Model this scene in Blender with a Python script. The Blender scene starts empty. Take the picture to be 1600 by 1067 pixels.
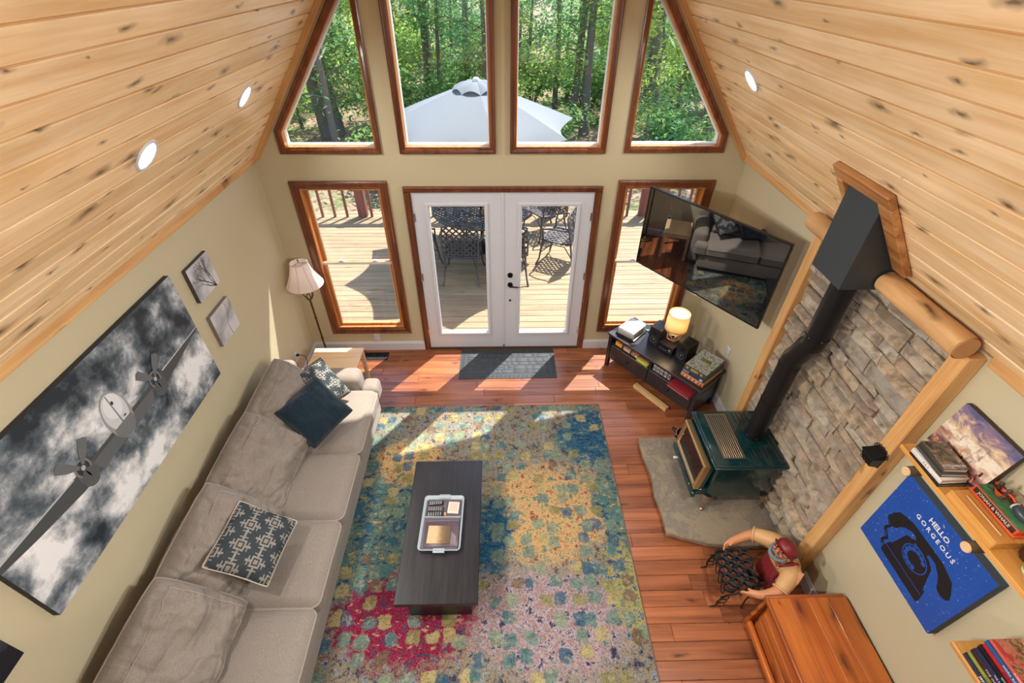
import bpy, bmesh, math, random
from math import sin, cos, pi, radians as R, sqrt
from mathutils import Vector, Matrix, noise
from mathutils.geometry import tessellate_polygon
random.seed(7)
scene = bpy.context.scene
COL = scene.collection

# ------------------------------------------------------------------ camera
def make_camera():
    yaw, pitch, roll, f = 0.0273935, 0.6895756, 0.0081427, 734.317
    fw = Vector((sin(yaw)*cos(pitch), cos(yaw)*cos(pitch), -sin(pitch)))
    r = Vector((cos(yaw), -sin(yaw), 0)); u = r.cross(fw)
    r2 = cos(roll)*r + sin(roll)*u; u2 = -sin(roll)*r + cos(roll)*u
    cd = bpy.data.cameras.new('camera'); co = bpy.data.objects.new('camera', cd)
    COL.objects.link(co)
    m = Matrix.Identity(4)
    for i in range(3):
        m[i][0] = r2[i]; m[i][1] = u2[i]; m[i][2] = -fw[i]
    m.translation = Vector((-0.0251, -4.5953, 3.8950))
    co.matrix_world = m
    cd.sensor_width = 36; cd.lens = 36*f/1600; cd.clip_start = 0.05; cd.clip_end = 300
    scene.camera = co
make_camera()

# ------------------------------------------------------------------ light and exposure
SUN_DIR = Vector((0.32, 0.44, 1.0)).normalized()          # towards the sun
SUN_STRENGTH = 12.5
SKY_STRENGTH = 0.5
CAN_POWER = 18.5
world = bpy.data.worlds.new('sky'); scene.world = world; world.use_nodes = True
wn = world.node_tree
sky = wn.nodes.new('ShaderNodeTexSky'); sky.sky_type = 'NISHITA'; sky.sun_disc = False
sky.sun_elevation = math.asin(SUN_DIR.z); sky.sun_rotation = math.atan2(SUN_DIR.x, SUN_DIR.y)
wn.links.new(sky.outputs[0], wn.nodes['Background'].inputs[0])
wn.nodes['Background'].inputs[1].default_value = SKY_STRENGTH
sl = bpy.data.lights.new('sun', 'SUN'); sl.energy = SUN_STRENGTH; sl.angle = R(0.6); sl.color = (1, .94, .85)
so = bpy.data.objects.new('sun', sl); COL.objects.link(so)
so.rotation_euler = SUN_DIR.to_track_quat('Z', 'Y').to_euler(); so.location = SUN_DIR*30
vs = scene.view_settings
vs.view_transform = 'Standard'; vs.look = 'None'; vs.gamma = 1; vs.use_curve_mapping = False
vs.exposure = 0.0
scene.cycles.use_denoising = True
scene.cycles.max_bounces = 7; scene.cycles.diffuse_bounces = 3; scene.cycles.glossy_bounces = 3; scene.cycles.transparent_max_bounces = 10
scene.cycles.use_adaptive_sampling = True; scene.cycles.adaptive_threshold = 0.035
scene.cycles.sample_clamp_indirect = 6.0
scene.cycles.caustics_reflective = False; scene.cycles.caustics_refractive = False

# ------------------------------------------------------------------ mesh helpers
class MB:
    """collects faces; build() links ONE mesh object"""
    def __init__(s): s.v = []; s.f = []; s.sm = []; s.mi = []
    def add(s, vs_, fs, M=None, smooth=False, mi=0):
        o = len(s.v)
        for p in vs_:
            p = Vector(p)
            s.v.append(M @ p if M is not None else p)
        for f in fs:
            s.f.append([o+i for i in f]); s.sm.append(smooth); s.mi.append(mi)
        return s
    def box(s, lo, hi, M=None, mi=0):
        x0, y0, z0 = lo; x1, y1, z1 = hi
        return s.add([(x0,y0,z0),(x1,y0,z0),(x1,y1,z0),(x0,y1,z0),(x0,y0,z1),(x1,y0,z1),(x1,y1,z1),(x0,y1,z1)],
                     [(0,3,2,1),(4,5,6,7),(0,1,5,4),(1,2,6,5),(2,3,7,6),(3,0,4,7)], M, mi=mi)
    def rbox(s, lo, hi, r=.01, seg=2, M=None, smooth=True, mi=0):
        bm = bmesh.new(); bmesh.ops.create_cube(bm, size=1)
        c = [(a+b)/2 for a, b in zip(lo, hi)]; d = [b-a for a, b in zip(lo, hi)]
        for v in bm.verts: v.co = Vector([c[i]+v.co[i]*d[i] for i in range(3)])
        r = min(r, min(abs(k) for k in d)*.49)
        bmesh.ops.bevel(bm, geom=list(bm.edges), offset=r, segments=seg, profile=.5, affect='EDGES')
        bm.verts.index_update()
        s.add([v.co.copy() for v in bm.verts], [[v.index for v in f.verts] for f in bm.faces], M, smooth, mi)
        bm.free(); return s
    def prism(s, poly, a, b, M=None, axis='z', smooth=False, mi=0):
        """poly: 2-D outline; extruded from a to b along axis"""
        if axis == 'z': g = lambda p, t: (p[0], p[1], t)
        elif axis == 'y': g = lambda p, t: (p[0], t, p[1])
        else: g = lambda p, t: (t, p[0], p[1])
        n = len(poly)
        vs_ = [g(p, a) for p in poly]+[g(p, b) for p in poly]
        fs = [[i, (i+1) % n, n+(i+1) % n, n+i] for i in range(n)]
        tr = tessellate_polygon([[Vector((p[0], p[1], 0)) for p in poly]])
        fs += [list(t) for t in tr]+[[n+i for i in reversed(t)] for t in tr]
        return s.add(vs_, fs, M, smooth, mi)
    def holed(s, outer, holes, a, b, axis='y', M=None):
        if axis == 'z': g = lambda p, t: (p[0], p[1], t)
        elif axis == 'y': g = lambda p, t: (p[0], t, p[1])
        else: g = lambda p, t: (t, p[0], p[1])
        loops = [outer]+holes; flat = [p for l in loops for p in l]; n = len(flat)
        tr = tessellate_polygon([[Vector((p[0], p[1], 0)) for p in l] for l in loops])
        vs_ = [g(p, a) for p in flat]+[g(p, b) for p in flat]
        fs = [list(t) for t in tr]+[[n+i for i in reversed(t)] for t in tr]
        o = 0
        for l in loops:
            k = len(l)
            fs += [[o+i, o+(i+1) % k, n+o+(i+1) % k, n+o+i] for i in range(k)]; o += k
        return s.add(vs_, fs, M)
    def sweep(s, loop, prof, axis='y', M=None, mi=0):
        """mitred frame: prof = [(inset, depth)...] swept round a convex CCW loop"""
        if axis == 'y': g = lambda p, t: (p[0], t, p[1])
        elif axis == 'x': g = lambda p, t: (t, p[0], p[1])
        else: g = lambda p, t: (p[0], p[1], t)
        n = len(loop); k = len(prof); vs_ = []
        for d, t in prof:
            vs_ += [g(p, t) for p in inset(loop, d)]
        fs = []
        for j in range(k):
            for i in range(n):
                a = j*n; b = ((j+1) % k)*n
                fs.append([a+i, a+(i+1) % n, b+(i+1) % n, b+i])
        return s.add(vs_, fs, M, mi=mi)
    def cyl(s, p0, p1, r0, r1=None, n=16, cap=True, M=None, smooth=True, mi=0):
        r1 = r0 if r1 is None else r1
        p0 = Vector(p0); p1 = Vector(p1); d = (p1-p0).normalized()
        a = d.orthogonal().normalized(); b = d.cross(a)
        vs_ = [p0+(a*cos(2*pi*i/n)+b*sin(2*pi*i/n))*r0 for i in range(n)]+[p1+(a*cos(2*pi*i/n)+b*sin(2*pi*i/n))*r1 for i in range(n)]
        s.add(vs_, [[i, (i+1) % n, n+(i+1) % n, n+i] for i in range(n)], M, smooth, mi)
        if cap: s.add(vs_, [list(range(n))[::-1], list(range(n, 2*n))], M, False, mi)
        return s
    def tube(s, path, r, n=8, closed=False, M=None, mi=0, cap=True):
        P = [Vector(p) for p in path]; m = len(P)
        rr = r if isinstance(r, (list, tuple)) else [r]*m
        vs_ = []; up = None
        for i in range(m):
            if closed: t = P[(i+1) % m]-P[i-1]
            else: t = P[min(i+1, m-1)]-P[max(i-1, 0)]
            t = t.normalized() if t.length > 1e-9 else Vector((0, 0, 1))
            if up is None: up = t.orthogonal().normalized()
            up = up-t*up.dot(t)
            up = up.normalized() if up.length > 1e-6 else t.orthogonal().normalized()
            b = t.cross(up)
            vs_ += [P[i]+(up*cos(2*pi*k/n)+b*sin(2*pi*k/n))*rr[i] for k in range(n)]
        fs = []
        for i in range(m if closed else m-1):
            a = i*n; c = ((i+1) % m)*n
            fs += [[a+k, a+(k+1) % n, c+(k+1) % n, c+k] for k in range(n)]
        s.add(vs_, fs, M, True, mi)
        if not closed and cap:
            s.add(vs_[:n], [list(range(n))[::-1]], M, False, mi); s.add(vs_[-n:], [list(range(n))], M, False, mi)
        return s
    def lathe(s, prof, n=24, M=None, smooth=True, mi=0, close=False):
        vs_ = []; m = len(prof)
        for r, z in prof: vs_ += [(r*cos(2*pi*i/n), r*sin(2*pi*i/n), z) for i in range(n)]
        fs = []
        for j in range(m if close else m-1):
            a = j*n; c = ((j+1) % m)*n
            fs += [[a+i, a+(i+1) % n, c+(i+1) % n, c+i] for i in range(n)]
        return s.add(vs_, fs, M, smooth, mi)
    def grid(s, fn, nu, nv, M=None, smooth=True, mi=0, wu=False):
        vs_ = [fn(i/(nu if wu else nu-1), j/(nv-1)) for j in range(nv) for i in range(nu)]
        fs = []
        for j in range(nv-1):
            for i in range(nu if wu else nu-1):
                fs.append([j*nu+i, j*nu+(i+1) % nu, (j+1)*nu+(i+1) % nu, (j+1)*nu+i])
        return s.add(vs_, fs, M, smooth, mi)
    def ball(s, c, r, n=12, m=8, M=None, mi=0):
        c = Vector(c); r = r if isinstance(r, (tuple, list)) else (r, r, r)
        def fn(u, v):
            a = 2*pi*u; b = pi*(v-.5)
            return c+Vector((cos(b)*cos(a)*r[0], cos(b)*sin(a)*r[1], sin(b)*r[2]))
        return s.grid(fn, n, m, M, True, mi, wu=True)
    def mesh(s, name, fix=True):
        me = bpy.data.meshes.new(name)
        me.from_pydata([tuple(p) for p in s.v], [], s.f)
        if fix:
            bm = bmesh.new(); bm.from_mesh(me)
            bmesh.ops.recalc_face_normals(bm, faces=bm.faces); bm.to_mesh(me); bm.free()
        me.polygons.foreach_set('use_smooth', s.sm); me.polygons.foreach_set('material_index', s.mi)
        me.update(); return me
    def build(s, name, mat, parent=None, M=None, fix=True):
        me = s.mesh(name, fix)
        for m in (mat if isinstance(mat, (list, tuple)) else [mat]): me.materials.append(m)
        return link(name, me, parent, M)

def link(name, me, parent=None, M=None):
    o = bpy.data.objects.new(name, me); COL.objects.link(o)
    if M is not None: o.matrix_local = M
    if parent is not None: o.parent = parent
    return o

def inset(loop, d):
    n = len(loop); out = []
    if d == 0: return list(loop)
    L = []
    for i in range(n):
        a = Vector(loop[i]); b = Vector(loop[(i+1) % n]); t = (b-a).normalized(); nn = Vector((-t.y, t.x))
        L.append((a+nn*d, t))
    for i in range(n):
        p, t = L[i-1]; q, w = L[i]
        cr = t.x*w.y-t.y*w.x
        k = ((q.x-p.x)*w.y-(q.y-p.y)*w.x)/cr
        out.append((p.x+t.x*k, p.y+t.y*k))
    return out

def empty(name, loc=(0, 0, 0), rz=0, rot=None):
    o = bpy.data.objects.new(name, None); COL.objects.link(o)
    o.location = loc; o.rotation_euler = rot if rot else (0, 0, rz); o.empty_display_size = .05
    return o
def tag(o, label=None, cat=None, group=None, kind=None):
    if label: o['label'] = label
    if cat: o['category'] = cat
    if group: o['group'] = group
    if kind: o['kind'] = kind
    return o
def thing(name, label, cat, loc=(0, 0, 0), rz=0, group=None, kind=None, rot=None):
    return tag(empty(name, loc, rz, rot), label, cat, group, kind)
def copy_tree(o, parent=None):
    c = o.copy(); COL.objects.link(c); c.parent = parent
    for ch in [k for k in bpy.data.objects if k.parent == o]: copy_tree(ch, c)
    return c
def T(x=0, y=0, z=0): return Matrix.Translation((x, y, z))
def RX(a): return Matrix.Rotation(a, 4, 'X')
def RY(a): return Matrix.Rotation(a, 4, 'Y')
def RZ(a): return Matrix.Rotation(a, 4, 'Z')
def rect(x0, y0, x1, y1): return [(x0, y0), (x1, y0), (x1, y1), (x0, y1)]
def basis(o, ex, ey, ez):
    m = Matrix.Identity(4)
    for i in range(3): m[i][0] = ex[i]; m[i][1] = ey[i]; m[i][2] = ez[i]
    m.translation = Vector(o); return m
def text(s, size, mat, parent, M, name='lettering', ext=.0006, bold=0, space=1.0, align='CENTER'):
    cu = bpy.data.curves.new(name, 'FONT'); cu.body = s; cu.size = size; cu.extrude = ext; cu.align_x = align; cu.align_y = 'CENTER'
    cu.offset = bold; cu.space_character = space; cu.resolution_u = 2
    to = bpy.data.objects.new('tmp', cu); COL.objects.link(to)
    dg = bpy.context.evaluated_depsgraph_get(); dg.update()
    me = bpy.data.meshes.new_from_object(to.evaluated_get(dg)); bpy.data.objects.remove(to)
    me.name = name; me.materials.clear(); me.materials.append(mat)
    return link(name, me, parent, M)

# ------------------------------------------------------------------ material helpers
def S(r, g, b):
    f = lambda c: (c/255/12.92) if c/255 <= .04045 else ((c/255+.055)/1.055)**2.4
    return (f(r), f(g), f(b), 1)
class NT:
    def __init__(s, name):
        s.m = bpy.data.materials.new(name); s.m.use_nodes = True; s.t = s.m.node_tree
        s.b = s.t.nodes['Principled BSDF']; s.out = s.t.nodes['Material Output']
    def n(s, typ, ins=None, out=0, **props):
        nd = s.t.nodes.new('ShaderNode'+typ)
        for k, v in props.items(): setattr(nd, k, v)
        for k, v in (ins or {}).items():
            if isinstance(v, bpy.types.NodeSocket): s.t.links.new(v, nd.inputs[k])
            else: nd.inputs[k].default_value = v
        return nd.outputs[out] if out is not None else nd
    def set(s, **kw):
        for k, v in kw.items():
            k = {'base': 'Base Color', 'rough': 'Roughness', 'metal': 'Metallic', 'spec': 'Specular IOR Level', 'normal': 'Normal',
                 'coat': 'Coat Weight', 'coatr': 'Coat Roughness', 'sheen': 'Sheen Weight', 'emit': 'Emission Color', 'emits': 'Emission Strength', 'sub': 'Subsurface Weight'}[k]
            if isinstance(v, bpy.types.NodeSocket): s.t.links.new(v, s.b.inputs[k])
            else: s.b.inputs[k].default_value = v
        return s
    def obj(s): return s.n('TexCoord', out=3)
    def rnd(s): return s.n('ObjectInfo', out=5)
    def vmath(s, op, a, b): return s.n('VectorMath', {0: a, 1: b}, operation=op)
    def vscale(s, a, k): return s.n('VectorMath', {0: a, 'Scale': k}, operation='SCALE')
    def math(s, op, a, b=0., c=0.): return s.n('Math', {0: a, 1: b, 2: c}, operation=op)
    def noise(s, vec, scale=5., detail=3., rough=.5, dist=0., out=0): return s.n('TexNoise', {'Vector': vec, 'Scale': scale, 'Detail': detail, 'Roughness': rough, 'Distortion': dist}, out=out)
    def ramp(s, fac, stops, interp='LINEAR'):
        nd = s.t.nodes.new('ShaderNodeValToRGB'); cr = nd.color_ramp; cr.interpolation = interp
        while len(cr.elements) < len(stops): cr.elements.new(.5)
        for e, (p, c) in zip(cr.elements, stops):
            e.position = p; e.color = c if isinstance(c, tuple) else (c, c, c, 1)
        s.t.links.new(fac, nd.inputs[0]); return nd.outputs[0]
    def mix(s, fac, a, b, mode='MIX'):
        nd = s.t.nodes.new('ShaderNodeMix'); nd.data_type = 'RGBA'; nd.blend_type = mode
        for i, v in ((0, fac), (6, a), (7, b)):
            if isinstance(v, bpy.types.NodeSocket): s.t.links.new(v, nd.inputs[i])
            else: nd.inputs[i].default_value = v
        return nd.outputs[2]
    def bump(s, h, strength=.3, dist=.01): return s.n('Bump', {'Height': h, 'Strength': strength, 'Distance': dist})
    def hsv(s, col, h=.5, sat=1., v=1.): return s.n('HueSaturation', {'Color': col, 'Hue': h, 'Saturation': sat, 'Value': v})

_mc = {}
def plain(name, col, rough=.5, metal=0., bump=0., bscale=60., **kw):
    if name in _mc: return _mc[name]
    n = NT(name); n.set(rough=rough, metal=metal, **kw)
    o = n.obj(); nz = n.noise(o, bscale, 4)
    c = n.mix(n.math('MULTIPLY', nz, .35), col, tuple(k*.72 for k in col[:3])+(1,))
    n.set(base=c)
    if bump: n.set(normal=n.bump(nz, bump, .004))
    _mc[name] = n.m; return n.m
def wood(name, light, dark, axis=1, grain=14., knots=0., var=.12, rough=.45, coat=0., knotcol=(60, 34, 18), stretch=14., ksc=(5.5, 1.5), blotch=.5):
    """grain runs along local axis 0,1,2; knots use the other two"""
    if name in _mc: return _mc[name]
    n = NT(name); o = n.obj(); r = n.rnd()
    o = n.vmath('ADD', o, n.n('CombineXYZ', {0: n.math('MULTIPLY', r, 31.), 1: n.math('MULTIPLY', r, 57.), 2: n.math('MULTIPLY', r, 43.)}))
    sc = [grain]*3; sc[axis] = grain/stretch
    g = n.noise(n.vmath('MULTIPLY', o, tuple(sc)), 1., 5, .6, .6)
    sc2 = [grain*5]*3; sc2[axis] = grain/stretch*2
    g2 = n.noise(n.vmath('MULTIPLY', o, tuple(sc2)), 1., 3, .6)
    f = n.math('ADD', n.math('MULTIPLY', g, .75), n.math('MULTIPLY', g2, .25))
    c = n.ramp(f, [(.36, dark), (.62, light)])
    b = n.noise(o, 1.7, 2)
    c = n.mix(n.math('MULTIPLY', n.ramp(b, [(.45, 0.), (.75, 1.)]), blotch), c, tuple(k*.72 for k in dark[:3])+(1,))
    hgt = f
    if knots:
        sx = n.n('SeparateXYZ', {0: o}, out=None)
        ac = [i for i in range(3) if i != axis]
        a0 = n.math('ADD', sx.outputs[ac[0]], n.math('MULTIPLY', sx.outputs[ac[1]], .7))
        w = n.noise(o, 9., 2)
        v = n.n('CombineXYZ', {0: n.math('ADD', n.math('MULTIPLY', a0, ksc[0]), n.math('MULTIPLY', w, .35)), 1: n.math('ADD', n.math('MULTIPLY', sx.outputs[axis], ksc[1]), n.math('MULTIPLY', w, .2)), 2: 0.})
        vo = n.n('TexVoronoi', {'Vector': v, 'Scale': 1.}, out=None, voronoi_dimensions='2D')
        dd = n.math('DIVIDE', vo.outputs['Distance'], n.math('ADD', n.n('SeparateColor', {0: vo.outputs['Color']}), .25))
        k1 = n.ramp(dd, [(.045*knots, 1.), (.12*knots, .55), (.3*knots, 0.)])
        c = n.mix(n.math('MULTIPLY', k1, .85), c, S(*knotcol))
    c = n.hsv(c, v=n.math('ADD', 1-var, n.math('MULTIPLY', r, 2*var)))
    n.set(base=c, rough=rough, normal=n.bump(hgt, .12, .003))
    if coat: n.set(coat=coat, coatr=.12)
    _mc[name] = n.m; return n.m
def fabric(name, c1, c2, scale=180., rough=.95, bump=.3):
    if name in _mc: return _mc[name]
    n = NT(name); o = n.obj()
    w1 = n.noise(n.vmath('MULTIPLY', o, (1., 4., 1.)), scale, 2); w2 = n.noise(n.vmath('MULTIPLY', o, (4., 1., 1.)), scale, 2)
    f = n.math('MULTIPLY', n.math('ADD', w1, w2), .5); big = n.noise(o, 4., 3)
    c = n.mix(n.ramp(f, [(.38, 0.), (.62, 1.)]), c1, c2)
    c = n.mix(n.math('MULTIPLY', n.ramp(big, [(.4, 0.), (.7, 1.)]), .25), c, tuple(k*.7 for k in c1[:3])+(1,))
    n.set(base=c, rough=rough, spec=.15, sheen=.15, normal=n.bump(f, bump, .002)); _mc[name] = n.m; return n.m
def glassmat(name='window_glass', tint=(1, 1, 1, 1)):
    if name in _mc: return _mc[name]
    n = NT(name); t = n.n('BsdfTransparent', {'Color': tint}); g = n.n('BsdfGlossy', {'Roughness': .0})
    fc = n.n('LayerWeight', {'Blend': .5}, out=1)
    fr = n.math('ADD', .025, n.math('MULTIPLY', n.math('POWER', fc, 5.), .6))
    m = n.n('MixShader', {0: fr, 1: t, 2: g}); n.t.links.new(m, n.out.inputs[0]); _mc[name] = n.m; return n.m
def glow(name, col, strength, base=None):
    if name in _mc: return _mc[name]
    n = NT(name); n.set(base=base or col, emit=col, emits=strength, rough=.6); _mc[name] = n.m; return n.m

M_wall = plain('wall_paint', S(199, 189, 156), .85, bump=.05, bscale=220.)
M_white = plain('white_paint', S(212, 216, 224), .4)
M_pine = wood('pine_board', S(246, 219, 177), S(221, 180, 124), 1, 11., knots=.66, var=.08, rough=.34, blotch=.22, ksc=(6.5, 1.9), knotcol=(70, 42, 24))
M_trimpine = wood('pine_trim', S(226, 180, 122), S(194, 138, 80), 1, 13., knots=.5, var=.06, rough=.4, blotch=.3)
M_pinez = wood('pine_post', S(230, 184, 122), S(202, 148, 88), 2, 12., knots=.5, var=.05, rough=.4, blotch=.3)
M_cherry = wood('stained_casing', S(128, 72, 42), S(84, 42, 24), 2, 18., var=.05, rough=.3, coat=.25)
M_sash = wood('sash_wood', S(205, 140, 78), S(166, 98, 48), 2, 18., var=.05, rough=.3)
M_floor = wood('floor_plank', S(172, 104, 64), S(110, 60, 37), 0, 10., knots=.35, var=.2, rough=.34, coat=.15, knotcol=(50, 22, 12), blotch=.35)
M_groove = plain('groove_shadow_wood', S(120, 78, 40), .8)
M_black = plain('black_lacquer', S(30, 30, 32), .28)
M_blackwood = wood('black_brown_wood', S(46, 45, 48), S(30, 29, 32), 1, 30., var=.03, rough=.30)
M_darkmetal = plain('dark_metal', S(38, 38, 40), .45, .6)
M_chrome = plain('chrome', S(200, 200, 200), .15, 1.)
M_glass = glassmat()
M_paper = plain('paper_pages', S(226, 216, 196), .8)

# ------------------------------------------------------------------ the shell
W = 2.37; RIDGE = 5.62; SL = 1.37; AL = math.atan(SL); YB = -8.4
def roof_z(x): return RIDGE-SL*abs(x)
def slope_frame(s, y=0): return basis((0, y, RIDGE), (s*cos(AL), 0, -sin(AL)), (0, 1, 0), (sin(AL), 0, s*cos(AL)))
# slope_frame local: x down the slope, y depth; local z is outward for s=1, inward for s=-1

def build_floor():
    fl = MB().box((-W-.1, YB, -.3), (W+.1, .15, -.013)).build('floor', M_groove)
    tag(fl, 'reddish brown hand scraped hardwood plank floor', 'floor', kind='structure')
    rng = random.Random(3); y = 0.0; pw = .12; row = 0
    while y > -4.85:
        x = -W+.001; first = True
        while x < W-.01:
            L = rng.uniform(.35, 1.5) if first else rng.uniform(.75, 1.9)
            first = False
            x1 = min(x+L, W-.001)
            if W-x1 < .3: x1 = W-.001
            c = ((x+x1)/2, y-pw/2, 0); h = (x1-x)/2-.0012; k = pw/2-.0012; e = .002
            pl = MB().add([(-h,-k,-.016),(h,-k,-.016),(h,k,-.016),(-h,k,-.016),(-h,-k,-e),(h,-k,-e),(h,k,-e),(-h,k,-e),(-h+e,-k+e,0),(h-e,-k+e,0),(h-e,k-e,0),(-h+e,k-e,0)],
                          [(0,3,2,1),(0,1,5,4),(1,2,6,5),(2,3,7,6),(3,0,4,7),(4,5,9,8),(5,6,10,9),(6,7,11,10),(7,4,8,11),(8,9,10,11)]).build('floor_plank', M_floor, fl)
            pl.location = c; x = x1
        y -= pw; row += 1
    MB().box((-W, YB, -.02), (W, y, 0)).build('floor_field', M_floor, fl)
build_floor()

# --- openings (clear outlines inside the casings)
def upper_poly(xa, xb, z0):
    """outer casing outline, CCW seen from inside (x right, z up); top follows the rake"""
    k = 5.50
    zt = lambda x: k-SL*abs(x)
    return [(xa, z0), (xb, z0), (xb, zt(xb)), (xa, zt(xa))]
UP = [upper_poly(-2.092, -1.146, 2.428), upper_poly(-.973, -.068, 2.428), upper_poly(.068, .978, 2.430), upper_poly(1.155, 2.11, 2.436)]
LOW = [rect(-2.10, .268, -1.146, 2.168), rect(1.151, .262, 2.118, 2.172)]
DOORW, DOORH = .936, 2.055
wb = MB().holed([(-W-.12, -.3), (W+.12, -.3), (W+.12, roof_z(W+.12)+.03), (0, RIDGE+.03), (-W-.12, roof_z(W+.12)+.03)],
                [inset(p, .05) for p in UP]+[inset(p, .08) for p in LOW]+[rect(-DOORW, -.001, DOORW, DOORH)], 0, .15).build('wall_back', M_wall)
tag(wb, 'khaki gable wall with glass doors and windows', 'wall', kind='structure')
wl = MB().box((-W-.15, YB, -.3), (-W, .15, roof_z(W)+.03)).build('wall_left', M_wall)
tag(wl, 'khaki side wall behind the sofa', 'wall', kind='structure')
wr = MB().box((W, YB, -.3), (W+.15, .15, roof_z(W)+.03)).build('wall_right', M_wall)
tag(wr, 'khaki side wall carrying the stone panel and shelves', 'wall', kind='structure')
rear = MB().holed([(-W-.12, -.3), (W+.12, -.3), (W+.12, roof_z(W+.12)+.03), (0, RIDGE+.03), (-W-.12, roof_z(W+.12)+.03)],
                  [rect(-1.4, 2.7, -.08, 3.5), rect(.08, 2.7, 1.4, 3.5), [(-1.2, 3.6), (1.2, 3.6), (.1, 5.1), (-.1, 5.1)]], YB-.15, YB).build('wall_rear', M_wall)
tag(rear, 'khaki gable wall at the loft end behind the viewer', 'wall', kind='structure')
lf = MB().box((-W, YB, 2.2), (W, -4.75, 2.42)).build('loft_floor', M_floor)
tag(lf, 'wooden loft floor behind the viewer', 'floor', kind='structure')

# --- ceiling: roof slab with prow overhang, and every board
M_tongue_shaded = wood('pine_tongue_shaded', S(214, 170, 116), S(186, 138, 84), 1, 11., var=.02, rough=.5, blotch=.2)  # same wood tinted darker, standing in for the shade inside the grooves
def build_ceiling():
    ce = empty('ceiling'); tag(ce, 'knotty pine board cathedral ceiling', 'ceiling', kind='structure')
    Lr = W/cos(AL)
    bw = .1297; n = int(Lr/bw)+1
    prof = [(.006, .022), (bw-.006, .022), (bw-.006, .004), (bw-.009, 0), (.009, 0), (.006, .004)]
    bm_ = MB().prism([(p[0]-bw/2, p[1]) for p in prof], -3.3, 3.3, axis='y').mesh('ceiling_board'); bm_.materials.append(M_pine)
    for s in (-1, 1):
        sl_ = MB()
        poly = [(0, YB-.3), (Lr+.45, YB-.3), (Lr+.45, .15), (0, .60)]
        sl_.prism(poly if s == 1 else poly, .03*s, .24*s, axis='z')
        sl_.build('roof_slab', M_groove, ce, slope_frame(s))
        MB().box((0, -6.6, .011 if s == 1 else -.029), (Lr+.03, -.001, .029 if s == 1 else -.011)).build('board_tongues', M_tongue_shaded, ce, slope_frame(s))
        for i in range(n):
            M = slope_frame(s) @ T(bw*(i+.5), -3.3, 0) @ (Matrix.Identity(4) if s == 1 else Matrix.Scale(-1, 4, (0, 0, 1)))
            if s == -1:   # mirror in local z by turning the board end for end
                M = slope_frame(s) @ T(bw*(i+.5), -3.3, 0) @ RY(pi)
            link('ceiling_board', bm_, ce, M)
    MB().prism([(-.42, RIDGE-.12), (.42, RIDGE-.12), (.42, RIDGE+.0), (0, RIDGE+.5), (-.42, RIDGE+.0)], YB-.3, .6, axis='y', M=T(0, 0, .16)).build('ridge_cap', M_groove, ce)
    for s in (-1, 1):
        MB().box((0, YB, .0), (Lr+.05, -6.6, .03)).build('loft_boarding', M_pine, ce, slope_frame(s) @ (Matrix.Identity(4) if s == 1 else T(0, 0, -.03)))
build_ceiling()

# --- trims
def trims():
    t = 1
    for s in (-1, 1):      # rake trim along the gable
        m = MB().box((.02, -.028, -.03*s if s == 1 else 0), (W/cos(AL)-.03, -.001, 0 if s == 1 else .03))
        m.box((.02, -.014, -.05*s if s == 1 else .03), (W/cos(AL)-.03, -.001, -.03*s if s == 1 else .05))
        o = m.build('trim_%d' % t, wood('pine_rake', S(214, 168, 112), S(184, 130, 78), 0, 13., var=.04, rough=.4), None, slope_frame(s)); t += 1
        tag(o, 'thin pine trim along the %s rake of the gable wall' % ('left' if s < 0 else 'right'), 'trim', kind='structure')
    # wall-top boards
    o = MB().rbox((-.016, -3.3, -.05), (.016, 3.3, .05), .004, 1, smooth=False).build('trim_%d' % t, M_trimpine); o.location = (-W+.016, -3.31, 2.405); t += 1
    tag(o, 'pine board along the top of the left wall', 'trim', kind='structure')
    o = MB().rbox((-.016, -.73, -.05), (.016, .73, .05), .004, 1, smooth=False).build('trim_%d' % t, M_trimpine); o.location = (W-.016, -.74, 2.405); t += 1
    tag(o, 'pine board along the right wall top beside the television', 'trim', kind='structure')
    o = MB().rbox((-.016, -1.8, -.05), (.016, 1.8, .05), .004, 1, smooth=False).build('trim_%d' % t, M_trimpine); o.location = (W-.016, -4.75, 2.405); t += 1
    tag(o, 'pine board along the right wall top above the shelves', 'trim', kind='structure')
    # door casing
    loop = [(-.998, -.001), (.998, -.001), (.998, 2.112), (-.998, 2.112)]
    m = MB()
    prof = [(0, 0), (0, -.024), (.016, -.03), (.026, -.02), (.05, -.02), (.062, -.012), (.062, 0)]
    for sgn in (-1, 1):
        m.prism([(sgn*(.998-a), b) for a, b in prof], 0, 2.112-.06, axis='z')
    m.add([], [])
    hp = [(2.112-a, b) for a, b in prof]
    m.add([( -.998+(0), b, z) for z, b in hp]+[(.998, b, z) for z, b in hp], [[i, (i+1) % 7, 7+(i+1) % 7, 7+i] for i in range(7)]+[list(range(7)), list(range(7, 14))[::-1]])
    m.box((-DOORW, -.012, DOORH), (DOORW, .15, DOORH+.02)).box((-DOORW-.01, -.012, 0), (-DOORW+.002, .15, DOORH)).box((DOORW-.002, -.012, 0), (DOORW+.01, .15, DOORH))
    o = m.build('trim_%d' % t, M_cherry); t += 1
    tag(o, 'dark stained casing around the double glass doors', 'trim', kind='structure')
    o = MB().box((-DOORW, -.02, 0), (DOORW, .15, .018)).build('trim_%d' % t, plain('bronze_sill', S(90, 70, 50), .4, .5)); t += 1
    tag(o, 'bronze threshold under the double glass doors', 'trim', kind='structure')
trims()
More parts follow.
